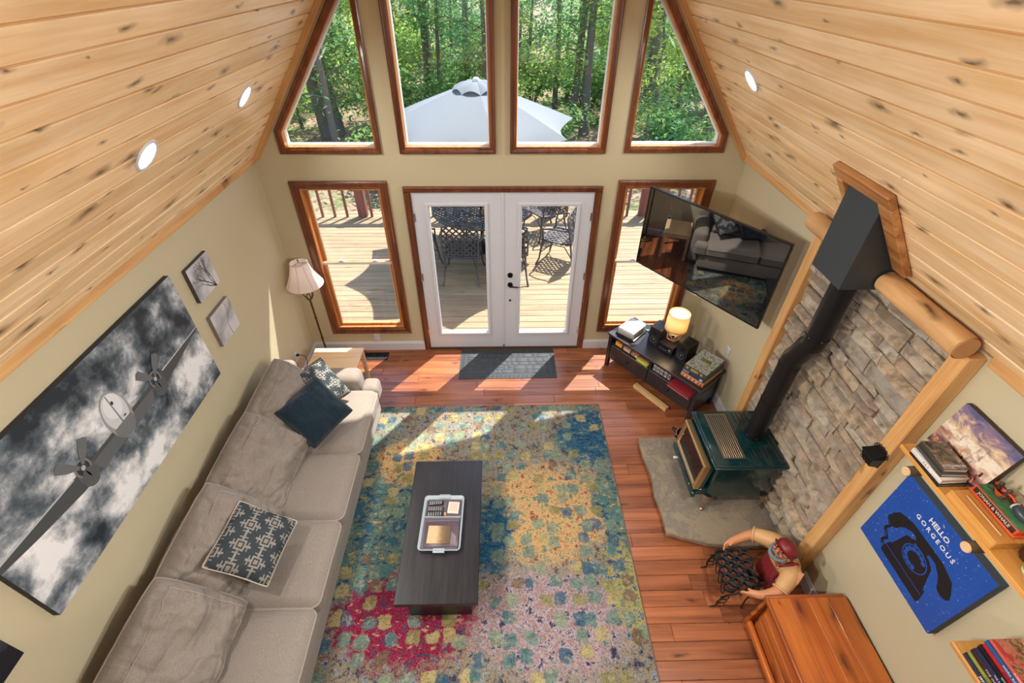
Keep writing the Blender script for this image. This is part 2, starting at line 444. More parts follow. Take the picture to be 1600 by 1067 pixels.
def baseboards():
    def bb(name, a, b, d, label):
        # a->b along the wall foot, d = unit inward normal
        a = Vector(a); b = Vector(b); ex = (b-a); L = ex.length; ex.normalize()
        m = MB().prism([(0, 0), (.018, 0), (.018, .105), (.012, .115), (.008, .13), (0, .13)], 0, L, axis='x')
        o = m.build(name, M_white, None, basis((a.x, a.y, 0), (ex.x, ex.y, 0), (d[0], d[1], 0), (0, 0, 1)))
        tag(o, label, 'baseboard', kind='structure')
    bb('baseboard_back', (-W, 0), (-.999, 0), (0, -1), 'white baseboard under the window left of the glass doors')
    bb('baseboard_back', (.999, 0), (W, 0), (0, -1), 'white baseboard between the glass doors and the black console')
    bb('baseboard_left', (-W, -6), (-W, -.02), (1, 0), 'white baseboard along the left wall behind the sofa')
    bb('baseboard_right', (W, -1.5), (W, -.02), (-1, 0), 'white baseboard on the right wall behind the black console')
    bb('baseboard_right', (W, -6), (W, -2.93), (-1, 0), 'white baseboard on the right wall behind the cedar chest')
baseboards()

# --- windows
M_vinyl = plain('white_vinyl', S(225, 222, 214), .45)
CAS = [(0, 0), (0, -.022), (.014, -.03), (.026, -.022), (.058, -.018), (.072, -.008), (.080, -.006), (.080, 0)]
def upper_window(i, poly, label):
    w = thing('window_%d' % i, label, 'window', kind='structure')
    MB().sweep(poly, [(a*.625, b) for a, b in CAS]).build('casing', M_cherry, w)
    MB().sweep(poly, [(.050, -.004), (.060, -.004), (.060, .06), (.050, .06)]).build('jamb', M_sash, w)
    MB().sweep(poly, [(.050, .055), (.064, .055), (.070, .07), (.070, .11), (.050, .11)]).build('glazing_frame', M_vinyl, w)
    MB().prism(inset(poly, .068), .080, .086, axis='y').build('pane', M_glass, w)
upper_window(1, UP[0], 'leftmost upper window, slanted along the left ceiling')
upper_window(2, UP[1], 'tall upper window left of centre above the doors')
upper_window(3, UP[2], 'tall upper window right of centre above the doors')
upper_window(4, UP[3], 'rightmost upper window, slanted along the right ceiling')
def low_window(i, poly, label):
    w = thing('window_%d' % i, label, 'window', kind='structure')
    MB().sweep(poly, CAS).build('casing', M_cherry, w)
    MB().sweep(poly, [(.080, -.004), (.094, -.004), (.094, .13), (.080, .13)]).build('jamb', M_sash, w)
    (x0, z0), _, (x1, z1), _ = inset(poly, .092)
    zm = 1.222
    for (a, b, yy, nm) in ((zm-.02, z1, .075, 'upper_sash'), (z0, zm+.022, .035, 'lower_sash')):
        s = MB().sweep(rect(x0, a, x1, b), [(0, yy), (.030, yy), (.035, yy+.01), (.035, yy+.03), (0, yy+.03)]).build(nm, M_sash, w)
        MB().prism(rect(x0+.033, a+.033, x1-.033, b-.033), yy+.014, yy+.018, axis='y').build('pane', M_glass, s)
        MB().sweep(rect(x0+.030, a+.030, x1-.030, b-.030), [(0, yy+.004), (.008, yy+.012), (.008, yy+.014), (0, yy+.014)]).build('glazing_bead', M_vinyl, s)
        if nm == 'lower_sash':
            for fx in (.27, .75):
                MB().rbox((-.03, -.012, 0), (.03, .016, .012), .004, 1).cyl((0, 0, .01), (0, 0, .02), .012, n=10).build('sash_lock', M_white, s, T(x0+(x1-x0)*fx, yy+.012, b))
            MB().box((x0, yy-.004, b-.03), (x1, yy+.001, b)).build('meeting_rail_strip', M_vinyl, s)
low_window(5, LOW[0], 'lower double hung window beside the floor lamp')
low_window(6, LOW[1], 'lower double hung window partly behind the television')

# --- glass doors
def door(i, sgn, label):
    d = thing('door_%d' % i, label, 'door', kind='structure')
    xi, xo = .004*sgn, .930*sgn
    xa, xb = min(xi, xo), max(xi, xo)
    gx0, gx1 = sorted((.186*sgn, .772*sgn))
    MB().holed(rect(xa, .022, xb, 2.05), [rect(gx0, .255, gx1, 1.905)], .004, .048).build('door_leaf', M_white, d)
    gl = rect(gx0-.03, .225, gx1+.03, 1.935)
    MB().sweep(gl, [(0, .004), (0, -.006), (.008, -.012), (.028, -.010), (.036, .0), (.040, .020), (.03, .020)]).build('glazing_frame', M_white, d)
    MB().sweep(gl, [(0, .048), (0, .058), (.03, .058), (.040, .034), (.03, .034)]).build('outer_glazing_frame', M_white, d)
    MB().box((gx0, .024, .255), (gx1, .030, 1.905)).build('pane', M_glass, d)
    for z in (.28, 1.06, 1.78):
        MB().cyl((xo-.0*sgn, -.006, z-.045), (xo, -.006, z+.045), .007, n=8).box((min(xo, xo-.02*sgn), -.001, z-.045), (max(xo, xo-.02*sgn), .003, z+.045)).build('hinge', M_chrome, d)
    bz = plain('oil_rubbed_bronze', S(40, 34, 32), .35, .7)
    if sgn > 0:
        MB().cyl((.073, .004, 1.081), (.073, -.014, 1.081), .031, .028, 20).box((.068, -.030, 1.066), (.078, -.014, 1.096)).build('deadbolt', bz, d)
        h = MB().cyl((.073, .004, .953), (.073, -.012, .953), .031, .028, 20).cyl((.073, -.012, .953), (.073, -.05, .953), .010, n=12).build('lever_handle', bz, d)
        MB().tube([(.073, -.05, .953), (.10, -.052, .955), (.13, -.050, .950), (.165, -.046, .944), (.185, -.04, .946)], [.010, .010, .008, .007, .006], 8).build('lever', bz, h)
        MB().cyl((.073, .004, .735), (.073, -.006, .735), .014, .012, 14).build('lock_button', bz, d)
    else:
        MB().box((-.012, -.004, .022), (.006, .004, 2.05)).build('astragal', M_white, d)
        MB().rbox((-.010, -.012, .03), (.006, -.002, .07), .003, 1).build('foot_bolt', M_chrome, d)
door(1, -1, 'left white door leaf with tall glass panel')
door(2, 1, 'right white door leaf with tall glass panel and lever handle')

# --- recessed lights (the visible ones, plus unseen loft ones added as fill)
M_lens = glow('can_lens', (1, .93, .82, 1), 9.)
def can(x, y, label, power, visible=True):
    s = 1 if x > 0 else -1
    c = Vector((x, y, roof_z(x))); nrm = Vector((-s*sin(AL), 0, -cos(AL)))
    ex = Vector((s*cos(AL), 0, -sin(AL)))
    r = thing('recessed_light', label, 'light', group='recessed ceiling lights')
    r.matrix_world = basis(c, ex, nrm.cross(ex), nrm)
    MB().lathe([(.072, .0), (.074, .006), (.084, .008), (.092, .004), (.094, -.004), (.072, -.004)], 28, close=True).build('trim_ring', M_white, r)
    MB().lathe([(.001, .003), (.05, .003), (.073, .002), (.073, -.002), (.001, -.002)], 28).build('lens', M_lens, r)
    ld = bpy.data.lights.new('lamp', 'AREA'); ld.shape = 'DISK'; ld.size = .14; ld.energy = power; ld.spread = R(140); ld.color = (1, .98, .955)
    lo = bpy.data.objects.new('lamp', ld); COL.objects.link(lo); lo.parent = r
    lo.matrix_local = T(0, 0, .012) @ RX(pi)
can(-1.855, -2.066, 'round recessed light in the left ceiling nearer the viewer', CAN_POWER*.9)
can(-1.839, -.87, 'small round recessed light in the left ceiling near the gable windows', CAN_POWER*.55)
can(1.757, -.892, 'round recessed light in the right ceiling near the gable windows', CAN_POWER*.55)
for k, (x, y) in enumerate([(-1.75, -3.55), (1.75, -3.55), (-1.5, -4.7), (1.5, -4.7), (-1.2, -6.2), (1.2, -6.2)]):  # unseen loft lights, added to brighten the room from behind the camera
    can(x, y, '%s added fill light of the %s loft ceiling behind the viewer' % (('nearest', 'middle', 'farthest')[k//2], ('left', 'right')[k % 2]), CAN_POWER*(2.3 if y > -4 else 1.9 if y > -5 else 1.2))

# ------------------------------------------------------------------ stone panel, posts, log, hearth
def stone_material(name, cols, rough=.9, mottled=False):
    n = NT(name); o = n.obj(); r = n.rnd()
    if mottled: r = n.ramp(n.noise(o, 5.5, 6, .75, .6), [(.32, 0.), (.68, 1.)])
    o = n.vmath('ADD', o, n.n('CombineXYZ', {0: n.math('MULTIPLY', r, 17.), 1: n.math('MULTIPLY', r, 29.), 2: 0.}))
    c = n.ramp(r, [(i/(len(cols)-1), k) for i, k in enumerate(cols)])
    nz = n.noise(o, 14., 6, .65); n2 = n.noise(o, 60., 4, .7)
    c = n.mix(n.ramp(nz, [(.36, .85), (.56, 0.)]), c, tuple(k*.42 for k in cols[0][:3])+(1,))
    c = n.mix(n.ramp(n.noise(o, 5., 3), [(.45, 0.), (.7, .7)]), c, cols[2])
    c = n.mix(n.math('MULTIPLY', n2, .4), c, cols[-1])
    h = n.math('ADD', nz, n.math('MULTIPLY', n2, .4))
    n.set(base=c, rough=rough, normal=n.bump(h, .5 if mottled else .6, .012 if mottled else .014)); return n.m
M_stone = stone_material('ledge_stone', [S(154, 134, 112), S(192, 172, 142), S(150, 148, 140), S(206, 184, 148), S(176, 150, 128), S(204, 196, 178), S(172, 154, 130)])
M_mortar = plain('mortar', S(70, 60, 50), .95, bump=.3)
def stone_panel():
    y0, y1, z0, z1 = -2.825, -1.585, .02, 2.40
    p = MB().box((W-.03, y0, z0), (W, y1, z1)).build('stone_panel', M_mortar)
    tag(p, 'stacked ledge stone wall panel behind the stove', 'stone wall', kind='structure')
    rng = random.Random(11); z = z0
    while z < z1-.03:
        h = min(rng.choice([.06, .07, .08, .09, .105, .125]), z1-z)
        y = y0
        while y < y1-.02:
            L = rng.uniform(.15, .44)
            if y1-(y+L) < .10: L = y1-y
            parts = [(z, h)] if (h < .09 or rng.random() < .6) else [(z, h*.48), (z+h*.5, h*.5)]
            for zz, hh in parts:
                dep = rng.uniform(.022, .085); nu, nv = 7, 4; g = .0035
                sd = rng.random()*100; tl = rng.uniform(-.012, .012)
                def fn(u, v):
                    a = min(u, 1-u)*L; b = min(v, 1-v)*hh
                    e = min(a, b*1.3)
                    rd = min(1, e/.020)**.5 if e > 0 else 0
                    n_ = noise.noise((u*L*14+sd, v*hh*14, sd))
                    jy = .008*noise.noise((sd, v*3, 5.1)) if u in (0, 1) else 0
                    jz = .010*noise.noise((u*4, sd, 2.2)) if v in (0, 1) else 0
                    return Vector((-.012-dep*(.35+.65*rd)-.012*n_*rd-tl*(u-.5), (u-.5)*(L-2*g)+jy, (v-.5)*(hh-2*g)+jz))
                m = MB().grid(fn, nu, nv, smooth=False)
                ring = [i for i in range(nu)]+[j*nu+nu-1 for j in range(1, nv)]+[(nv-1)*nu+i for i in range(nu-2, -1, -1)]+[j*nu for j in range(nv-2, 0, -1)]
                bv = [(0.0, m.v[i].y, m.v[i].z) for i in ring]; o = len(m.v); k = len(ring)
                m.v += [Vector(b) for b in bv]
                for i in range(k):
                    m.f.append([ring[i], ring[(i+1) % k], o+(i+1) % k, o+i]); m.sm.append(False); m.mi.append(0)
                st = m.build('stone', M_stone, p); st.location = (W-.012, y+L/2, zz+hh/2)
            y += L
        z += h
stone_panel()
def post(y0, y1, label):
    o = MB().rbox((-.05, -(y1-y0)/2, 0), (.05, (y1-y0)/2, 2.37), .006, 1, smooth=False).build('timber_post', M_pinez)
    o.location = (W-.05, (y0+y1)/2, 0); tag(o, label, 'post', 'timber posts framing the stone')
post(-1.585, -1.49, 'pine timber post at the window side of the stone wall')
post(-2.92, -2.825, 'pine timber post between the stone wall and the shelves')
def log():
    M_log = wood('peeled_log', S(226, 182, 126), S(192, 140, 88), 1, 12., knots=.6, var=.02, rough=.5, blotch=.6)
    for y0, y1, lab in ((-1.962, -1.475, 'short peeled pine log above the stone wall near the television'), (-2.90, -2.292, 'peeled pine log resting on the post above the shelves')):
        L = y1-y0
        r = thing('mantel_log', lab, 'log', (2.236, (y0+y1)/2, 2.424), group='logs across the top of the stone wall')
        def fn(u, v):
            a = 2*pi*u; rr = .066*(1+.05*noise.noise((cos(a)*1.5, sin(a)*1.5, v*L*4+y0)))
            return Vector((cos(a)*rr, (v-.5)*L, sin(a)*rr))
        MB().grid(fn, 20, 16, wu=True).build('log_body', M_log, r)
        for s in (-1, 1):
            MB().cyl((0, s*(L/2-.012), 0), (0, s*(L/2+.004), 0), .066, .060, 20).build('log_end', plain('end_grain', S(190, 142, 92), .7, bump=.2), r)
log()
M_slab = stone_material('hearth_slab', [S(164, 147, 120), S(178, 161, 132), S(112, 110, 106), S(192, 174, 144)], mottled=True)
def hearth():
    r = thing('hearth', 'irregular flat stone hearth under the stove', 'hearth', (0, 0, 0))
    base = [(1.36, -1.55), (1.352, -1.75), (1.378, -1.95), (1.362, -2.2), (1.378, -2.4), (1.372, -2.57), (1.50, -2.615), (1.69, -2.675), (1.86, -2.69), (2.02, -2.70), (2.30, -2.705), (2.33, -2.70), (2.33, -1.60), (2.25, -1.595), (2.22, -1.52), (2.1, -1.515), (1.9, -1.53), (1.65, -1.545)]
    rng = random.Random(2); poly = []
    for i in range(len(base)):
        a = Vector(base[i]); b = Vector(base[(i+1) % len(base)]); k = max(1, int((b-a).length/.06))
        for j in range(k):
            p = a+(b-a)*j/k
            if p.x < 2.25: p += Vector((rng.uniform(-.006, .006), rng.uniform(-.006, .006)))
            poly.append((p.x, p.y))
    poly = poly[::-1]
    cx, cy = 1.85, -2.1
    tight = [(cx+(p[0]-cx)*.985, cy+(p[1]-cy)*.985) for p in poly]
    m = MB(); n = len(poly)
    vs_ = [(p[0], p[1], .045) for p in poly]+[(p[0], p[1], .086) for p in poly]+[(p[0], p[1], .097+.003*noise.noise((p[0]*9, p[1]*9, 0))) for p in tight]
    fs = [[i, (i+1) % n, n+(i+1) % n, n+i] for i in range(n)]+[[n+i, n+(i+1) % n, 2*n+(i+1) % n, 2*n+i] for i in range(n)]
    tr = tessellate_polygon([[Vector((p[0], p[1], 0)) for p in poly]])
    fs += [list(t) for t in tr]+[[2*n+i for i in t] for t in tr]
    m.add(vs_, fs).build('slab', M_slab, r)
    # course of blocks below
    for (a, b) in (((1.375, -2.56), (1.52, -2.605)), ((1.525, -2.607), (1.70, -2.665)), ((1.705, -2.667), (1.90, -2.685)), ((1.905, -2.686), (2.12, -2.695)), ((2.125, -2.695), (2.32, -2.698)),
                   ((1.37, -1.57), (1.375, -1.85)), ((1.375, -1.855), (1.39, -2.2)), ((1.39, -2.205), (1.385, -2.53))):
        a = Vector(a); b = Vector(b); d = (b-a).normalized(); nn = Vector((-d.y, d.x))
        if nn.dot(Vector((1.9, -2.1))-a) < 0: nn = -nn
        L = (b-a).length
        MB().rbox((0, .012, 0), (L, .12, .046), .008, 2).build('block', M_stone, r, basis((a.x, a.y, 0), (d.x, d.y, 0), (nn.x, nn.y, 0), (0, 0, 1) if d.x*nn.y-d.y*nn.x > 0 else (0, 0, 1)))
    MB().box((1.5, -2.58, 0), (2.33, -1.6, .05)).build('core', M_mortar, r)
hearth()

# ------------------------------------------------------------------ stove
M_enamel = plain('green_enamel', S(9, 48, 52), .16, coat=.6)
M_brass = plain('worn_brass', S(214, 180, 130), .28, .9)
M_nickel = plain('antique_nickel', S(190, 174, 150), .32, .9)
M_iron = plain('black_iron', S(32, 33, 36), .36, .4, bump=.15, bscale=140.)
def stove():
    r = thing('wood_stove', 'dark green enamel stove with brass framed glass door', 'stove', (2.0, -2.06, .10))
    o = lambda x, y, z: (x-2.0, y+2.06, z-.10)
    MB().rbox(o(1.72, -2.35, .27), o(2.27, -1.77, .70), .018, 3).build('body', M_enamel, r)
    lid = MB().rbox(o(1.685, -2.372, .682), o(2.295, -1.742, .704), .010, 2)
    lid.rbox(o(1.70, -2.357, .698), o(2.28, -1.757, .718), .012, 2).build('lid', M_enamel, r)
    g = MB(); gx0, gx1, gy0, gy1, gz = 1.778, 1.962, -2.282, -1.80, .7185
    fr = MB().sweep([(gx0-2, gy0+2.06), (gx1-2, gy0+2.06), (gx1-2, gy1+2.06), (gx0-2, gy1+2.06)], [(0, gz-.1), (0, gz-.092), (.012, gz-.092), (.012, gz-.1)], axis='z').build('grille', M_nickel, r)
    MB().box(o(gx0+.01, gy0+.01, gz-.002), o(gx1-.01, gy1-.01, gz)).build('grille_shadow', M_black, fr)
    for i in range(9):
        x = gx0+.022+(gx1-gx0-.044)*i/8
        MB().rbox(o(x-.0040, gy0+.01, gz), o(x+.0040, gy1-.01, gz+.007), .002, 1).build('grille_bar', M_nickel, fr)
    for (ya, yb) in ((-1.90, -1.785), (-2.285, -2.175)):
        for i in range(6):
            x = 2.03+i*.038
            MB().rbox(o(x-.006, ya, .7165), o(x+.006, yb, .7192), .001, 1).build('vent_slot', M_black, r)
    # ledge with ash lip
    MB().rbox(o(1.605, -2.335, .29), o(1.76, -1.785, .315), .012, 2).rbox(o(1.60, -2.34, .25), o(1.64, -1.78, .318), .014, 2).build('ash_ledge', M_enamel, r)
    MB().rbox(o(1.655, -2.33, .315), o(1.73, -1.79, .36), .01, 2).build('lower_panel', M_enamel, r)
    # bay door: brass frame leaning outwards at the foot
    A = Vector(o(1.648, -1.80, .66)); Bv = Vector(o(1.622, -1.80, .35))
    ez = (A-Bv).normalized(); ey = Vector((0, -1, 0)); ex = ey.cross(ez)
    Md = basis(Bv, ey, ez, ex)         # local x along width, y up, z out of the stove or in
    h = (A-Bv).length
    dr = MB().sweep(rect(0, 0, .52, h), [(0, -.03), (0, .016), (.012, .022), (.030, .018), (.038, .0), (.038, -.03)], axis='z', M=Md).build('door', M_brass, r)
    MB().prism(rect(.03, .03, .49, h-.03), -.004, .002, axis='z', M=Md).build('door_glass', plain('smoked_glass', S(26, 24, 26), .05), dr)
    MB().prism(rect(.0, .0, .52, h), -.06, -.03, axis='z', M=Md).build('door_back', M_enamel, dr)
    for yy in (-1.84, -2.28):
        MB().ball(o(1.637, yy, .505), .012, 10, 6).build('door_catch', M_brass, dr)
    for x, y in ((1.74, -2.33), (1.74, -1.79), (2.24, -2.33), (2.24, -1.79)):
        sx = -1 if x < 2 else 1; sy = -1 if y < -2 else 1
        p = [o(x, y, .28), o(x+.012*sx, y+.016*sy, .25), o(x+.006*sx, y+.012*sy, .20), o(x-.002*sx, y+.008*sy, .15), o(x+.012*sx, y+.026*sy, .115)]
        MB().tube(p, [.044, .036, .022, .015, .017], 10).ball(o(x+.014*sx, y+.03*sy, .112), (.02, .02, .012), 10, 6).build('leg', M_nickel, r)
    MB().cyl(o(1.605, -1.93, .275), o(1.585, -1.93, .275), .012, n=12).ball(o(1.578, -1.93, .275), .015, 10, 6).build('damper_knob', M_white, r)
stove()
def flue():
    r = thing('stove_pipe', 'black metal stove pipe with an elbow rising to the ceiling box', 'stove pipe', (2.13, -2.03, .722))
    o = Vector((2.13, -2.03, .722))
    rad = .076
    a = Vector((2.13, -2.03, .722)); b = Vector((2.085, -2.085, 1.60)); c = Vector((2.14, -2.125, 1.93)); d = Vector((2.14, -2.125, 2.36))
    b0 = Vector((2.13, -2.03, 1.54)); c0 = Vector((2.145, -2.125, 1.88))
    MB().cyl(a-o, b0-o, rad, n=28).build('lower_section', M_iron, r)
    m = MB(); 
    path = [b0, b0+Vector((.0, -.004, .07)), b0.lerp(c0, .35)+Vector((.0, 0, .01)), b0.lerp(c0, .7), c0+Vector((0, 0, -.07)), c0]
    m.tube([p-o for p in path], rad+.001, 28).build('elbow', M_iron, r)
    MB().cyl(c0-o, d-o, rad, n=28).build('upper_section', M_iron, r)
    def band(p, q, name='seam'):
        MB().cyl(p-o, q-o, rad+.0035, n=28).build(name, M_iron, r)
    up = Vector((0, 0, .012))
    band(a, a+up*2.5, 'collar'); band(a+Vector((0, 0, .42)), a+Vector((0, 0, .428))); band(b0-up, b0+up*.3); band(c0-up*.5, c0+up*.8); band(d-Vector((0, 0, .06)), d-Vector((0, 0, .045)))
    for ang in (200, 260, 320):
        for p in (a+Vector((0, 0, .02)), c0+up*.4):
            q = p+Vector((cos(R(ang)), sin(R(ang)), 0))*(rad+.004)
            MB().ball(q-o, .005, 8, 5).build('screw', M_chrome, r)
flue()
def chimney_box():
    r = thing('chimney_support_box', 'black chimney box with wood frame hanging from the ceiling', 'chimney box', (2.14, -2.125, 2.36))
    o = lambda p: (p[0]-2.14, p[1]+2.125, p[2]-2.36)
    zc = lambda x: roof_z(x)-.003
    m = MB().prism([(1.985-2.14, 0), (2.298-2.14, 0), (2.298-2.14, zc(2.298)-2.36), (1.985-2.14, zc(1.985)-2.36)], -2.28+2.125, -1.972+2.125, axis='y')
    m.build('metal_box', plain('matte_black_steel', S(58, 66, 71), .42, .25, bump=.1, bscale=90.), r)
    M_fr = wood('box_frame_wood', S(214, 160, 98), S(150, 90, 46), 1, 16., knots=.3, var=.12, rough=.4)
    Mi = T(-2.14, 2.125, -2.36) @ slope_frame(1)
    s0, s1, ya, yb, w = 1.912/cos(AL), 2.25/cos(AL), -2.408, -1.905, .10
    wd = .098
    for lo, hi in (((s0, ya), (s0+wd*.9, yb)), ((s0+wd*.9, ya), (s1, ya+wd*1.15)), ((s0+wd*.9, yb-wd*.6), (s1, yb))):
        MB().rbox((lo[0], lo[1], -.042), (hi[0], hi[1], -.002), .006, 1, M=Mi, smooth=False).build('frame_board', M_fr, r)
chimney_box()
def ash_bucket():
    r = thing('wire_handled_pot', 'small dark pot with thin wire handles beside the stove', 'pot', (1.79, -1.60, .10))
    MB().lathe([(.0, 0), (.055, 0), (.075, .05), (.08, .10), (.072, .10), (.066, .05), (.0, .012)], 22).build('pot_body', M_iron, r)
    MB().tube([(.08*cos(a), .08*sin(a), .102) for a in [2*pi*i/24 for i in range(24)]], .005, 6, closed=True).build('rim', M_chrome, r)
    for k, a in enumerate((150, 205)):
        q = R(a); d = Vector((cos(q), sin(q), 0)); t = Vector((-sin(q), cos(q), 0))
        MB().tube([d*.08+t*-.02+Vector((0, 0, .10)), d*.115-t*.015+Vector((0, 0, .125)), d*.13+Vector((0, 0, .132)), d*.115+t*.015+Vector((0, 0, .125)), d*.08+t*.02+Vector((0, 0, .10))], .006, 6).build('handle', M_darkmetal, r)
ash_bucket()

# ------------------------------------------------------------------ wooden figure holding a wire rack
def skin_mesh(name, verts, edges, radii, mat, parent, sub=2, root=0):
    me = bpy.data.meshes.new(name); me.from_pydata([tuple(v) for v in verts], edges, []); me.materials.append(mat)
    o = link(name, me, parent)
    sk = o.modifiers.new('skin', 'SKIN'); sk.use_smooth_shade = True
    for i, v in enumerate(me.skin_vertices[0].data):
        rr = radii[i]; v.radius = rr if isinstance(rr, tuple) else (rr, rr); v.use_root = (i == root)
    ss = o.modifiers.new('sub', 'SUBSURF'); ss.levels = sub; ss.render_levels = sub
    return o
def figure():
    M_skin = plain('painted_skin', S(206, 142, 98), .45)
    M_shirt = plain('painted_tan_shirt', S(206, 160, 106), .5, bump=.3, bscale=22.)
    M_red = plain('painted_red_cloth', S(124, 32, 40), .42, bump=.15, bscale=30.)
    M_grey = plain('painted_grey_beard', S(104, 118, 120), .6, bump=.4)
    O = Vector((2.04, -2.97, 0))
    r = thing('lumberjack_figure', 'painted figure in red cap and overalls holding a black wire rack', 'figurine', O)
    V = lambda x, y, z: Vector((x, y, z))-O
    face = Vector((-.80, -.18, .56)).normalized()
    hc = V(1.985, -2.985, .575)
    side = Vector((0, 0, 1)).cross(face).normalized(); up = face.cross(side).normalized()
    vs_, es, rs = [], [], []
    def chain(pts, radii, start=None):
        idx = [] if start is None else [start]
        for p, q in zip(pts, radii):
            vs_.append(p); rs.append(q); k = len(vs_)-1
            if idx: es.append((idx[-1], k))
            idx.append(k)
        return idx
    sp = chain([V(2.10, -2.97, .23), V(2.095, -2.97, .33), V(2.07, -2.965, .43), V(2.035, -2.975, .495)], [.085, .09, .085, .045])
    chain([hc-up*.02, hc+up*.035, hc+up*.06], [(.062, .060), (.064, .06), .035], sp[-1])
    # nose (up the face)
    arms = []
    for sh, el, wr, pm, fd, lat in ((V(2.05, -2.845, .465), V(1.925, -2.755, .40), V(1.79, -2.785, .375), V(1.735, -2.805, .37), Vector((-1, -.12, -.25)), Vector((0, -1, 0))),
                                    (V(2.06, -3.09, .465), V(1.945, -3.185, .39), V(1.80, -3.205, .375), V(1.745, -3.19, .37), Vector((-1, .15, -.25)), Vector((0, 1, 0)))):
        a = chain([sh, el, wr, pm], [.056, .044, .033, (.036, .026)], sp[2])
        fd.normalize()
        lat2 = lat
        for i in range(4):
            off = Vector((0, 0, .018-.012*i))+lat2*(.004*i)
            b0 = pm+fd*.018+off
            chain([b0+fd*.012, b0+fd*.028-Vector((0, 0, .006))+lat2*.008, b0+fd*.034-Vector((0, 0, .02))+lat2*.02], [.0095, .009, .008], a[-1])
        chain([pm+lat2*.02+Vector((0, 0, .018)), pm+fd*.02+lat2*.03+Vector((0, 0, .016))], [.009, .008], a[-1])
    for y in (-2.89, -3.05):
        chain([V(2.06, y, .16), V(2.03, y, .05), V(1.975, y, .03)], [.062, .045, .035], sp[0])
    skin_mesh('body', vs_, es, rs, M_skin, r)
    # shirt over the chest, a sleeve over each upper arm
    rings = [(.27, 2.10, .100, .115), (.34, 2.095, .104, .125), (.41, 2.075, .104, .145), (.46, 2.06, .090, .150), (.495, 2.05, .066, .110), (.515, 2.042, .046, .052)]
    def chest_fn(u, v):
        f = v*(len(rings)-1); i = min(int(f), len(rings)-2); t = f-i; t = t*t*(3-2*t)
        z, x, rx, ry = [a*(1-t)+b*t for a, b in zip(rings[i], rings[i+1])]
        a = 2*pi*u; w = 1+.035*noise.noise((cos(a)*2, sin(a)*2, v*5))
        return V(x+cos(a)*rx*w, -2.97+sin(a)*ry*w, z)
    MB().grid(chest_fn, 28, 22, wu=True).build('shirt', M_shirt, r)
    for sh, el in ((V(2.06, -2.865, .455), V(1.925, -2.755, .40)), (V(2.07, -3.075, .455), V(1.945, -3.185, .39))):
        MB().tube([sh.lerp(el, f)+Vector((0, 0, .012*sin(pi*f))) for f in (-.12, .1, .3, .5, .7, .93)], [.056, .068, .066, .060, .057, .052], 14).build('sleeve', M_shirt, r)
    for sh, el in ((V(2.05, -2.845, .465), V(1.925, -2.755, .40)), (V(2.06, -3.09, .465), V(1.945, -3.185, .39))):
        d = (el-sh).normalized(); a = d.orthogonal().normalized(); b = d.cross(a)
        c = sh.lerp(el, .93)
        MB().tube([c+(a*cos(t)+b*sin(t))*.054 for t in [2*pi*i/18 for i in range(18)]], .010, 8, closed=True).build('rolled_cuff', M_shirt, r)
    # overalls
    vs_, es, rs = [], [], []
    p0 = chain([V(2.10, -2.97, .33), V(2.10, -2.97, .24)], [.105, .105])
    for y in (-2.89, -3.05): chain([V(2.06, y, .16), V(2.03, y, .045)], [.075, .058], p0[1])
    skin_mesh('overalls', vs_, es, rs, M_red, r)
    def bib(u, v):
        y = -2.97+(u-.5)*.17; z = .27+v*.17
        return V(1.965+.022*(2*u-1)**2+.016*(v-.2), y, z)
    m = MB().grid(bib, 9, 7)
    m.grid(lambda u, v: bib(u, v)+Vector((.012, 0, 0)), 9, 7); m.build('bib', M_red, r)
    for s in (-1, 1):
        MB().tube([bib(.5-.38*s, .95)+Vector((-.004, 0, 0)), V(1.975, -2.97+.075*s, .485), V(2.03, -2.97+.085*s, .53), V(2.10, -2.97+.075*s, .50)], [.013, .014, .014, .012], 8).build('strap', M_red, r)
        MB().ball(bib(.5-.38*s, .95)+Vector((-.012, 0, 0)), .009, 8, 6).build('button', M_brass, r)
        MB().rbox((-.045, -.03, 0), (.045, .03, .045), .02, 2, M=T(*V(1.965, -2.97+.08*s, 0))).build('boot', M_black, r)
    # face
    P = lambda a, b, c: hc+side*a+up*b+face*c
    MB().ball(P(0, -.002, .066), (.014, .014, .014), 10, 8).ball(P(0, .012, .060), (.009, .009, .012), 8, 6).build('nose', plain('painted_ruddy', S(200, 104, 76), .45), r)
    for s in (-1, 1):
        MB().ball(P(.024*s, .016, .055), .0085, 10, 6).build('eye', plain('painted_eye', S(40, 34, 32), .25), r)
        MB().tube([P(.012*s, .030, .061), P(.026*s, .033, .060), P(.04*s, .026, .052)], [.004, .005, .003], 6).build('eyebrow', M_grey, r)
        MB().ball(P(.033*s, -.008, .050), (.014, .014, .014), 8, 6).build('cheek', plain('painted_ruddy', S(200, 104, 76), .45), r)
        MB().ball(P(.066*s, 0, .0), (.012, .010, .018), 8, 6).build('ear', M_skin, r)
    MB().tube([P(-.036, -.028, .052), P(-.016, -.020, .066), P(0, -.018, .070), P(.016, -.020, .066), P(.036, -.028, .052)], [.004, .009, .008, .009, .004], 8).build('moustache', M_grey, r)
    MB().tube([P(-.062, .004, .018), P(-.058, -.03, .034), P(-.034, -.056, .046), P(0, -.066, .050), P(.034, -.056, .046), P(.058, -.03, .034), P(.062, .004, .018)], [.007, .012, .015, .017, .015, .012, .007], 8).build('beard', M_grey, r)
    MB().tube([P(-.012, -.036, .058), P(0, -.039, .061), P(.012, -.036, .058)], [.003, .004, .003], 6).build('mouth', M_red, r)
    # cap: dome and bill
    Mc = basis(hc+up*.030-face*.008, side, face, up)
    cap = MB().lathe([(.074, -.004), (.077, .012), (.074, .032), (.060, .054), (.036, .066), (.001, .070)], 24, M=Mc).build('cap', M_red, r)
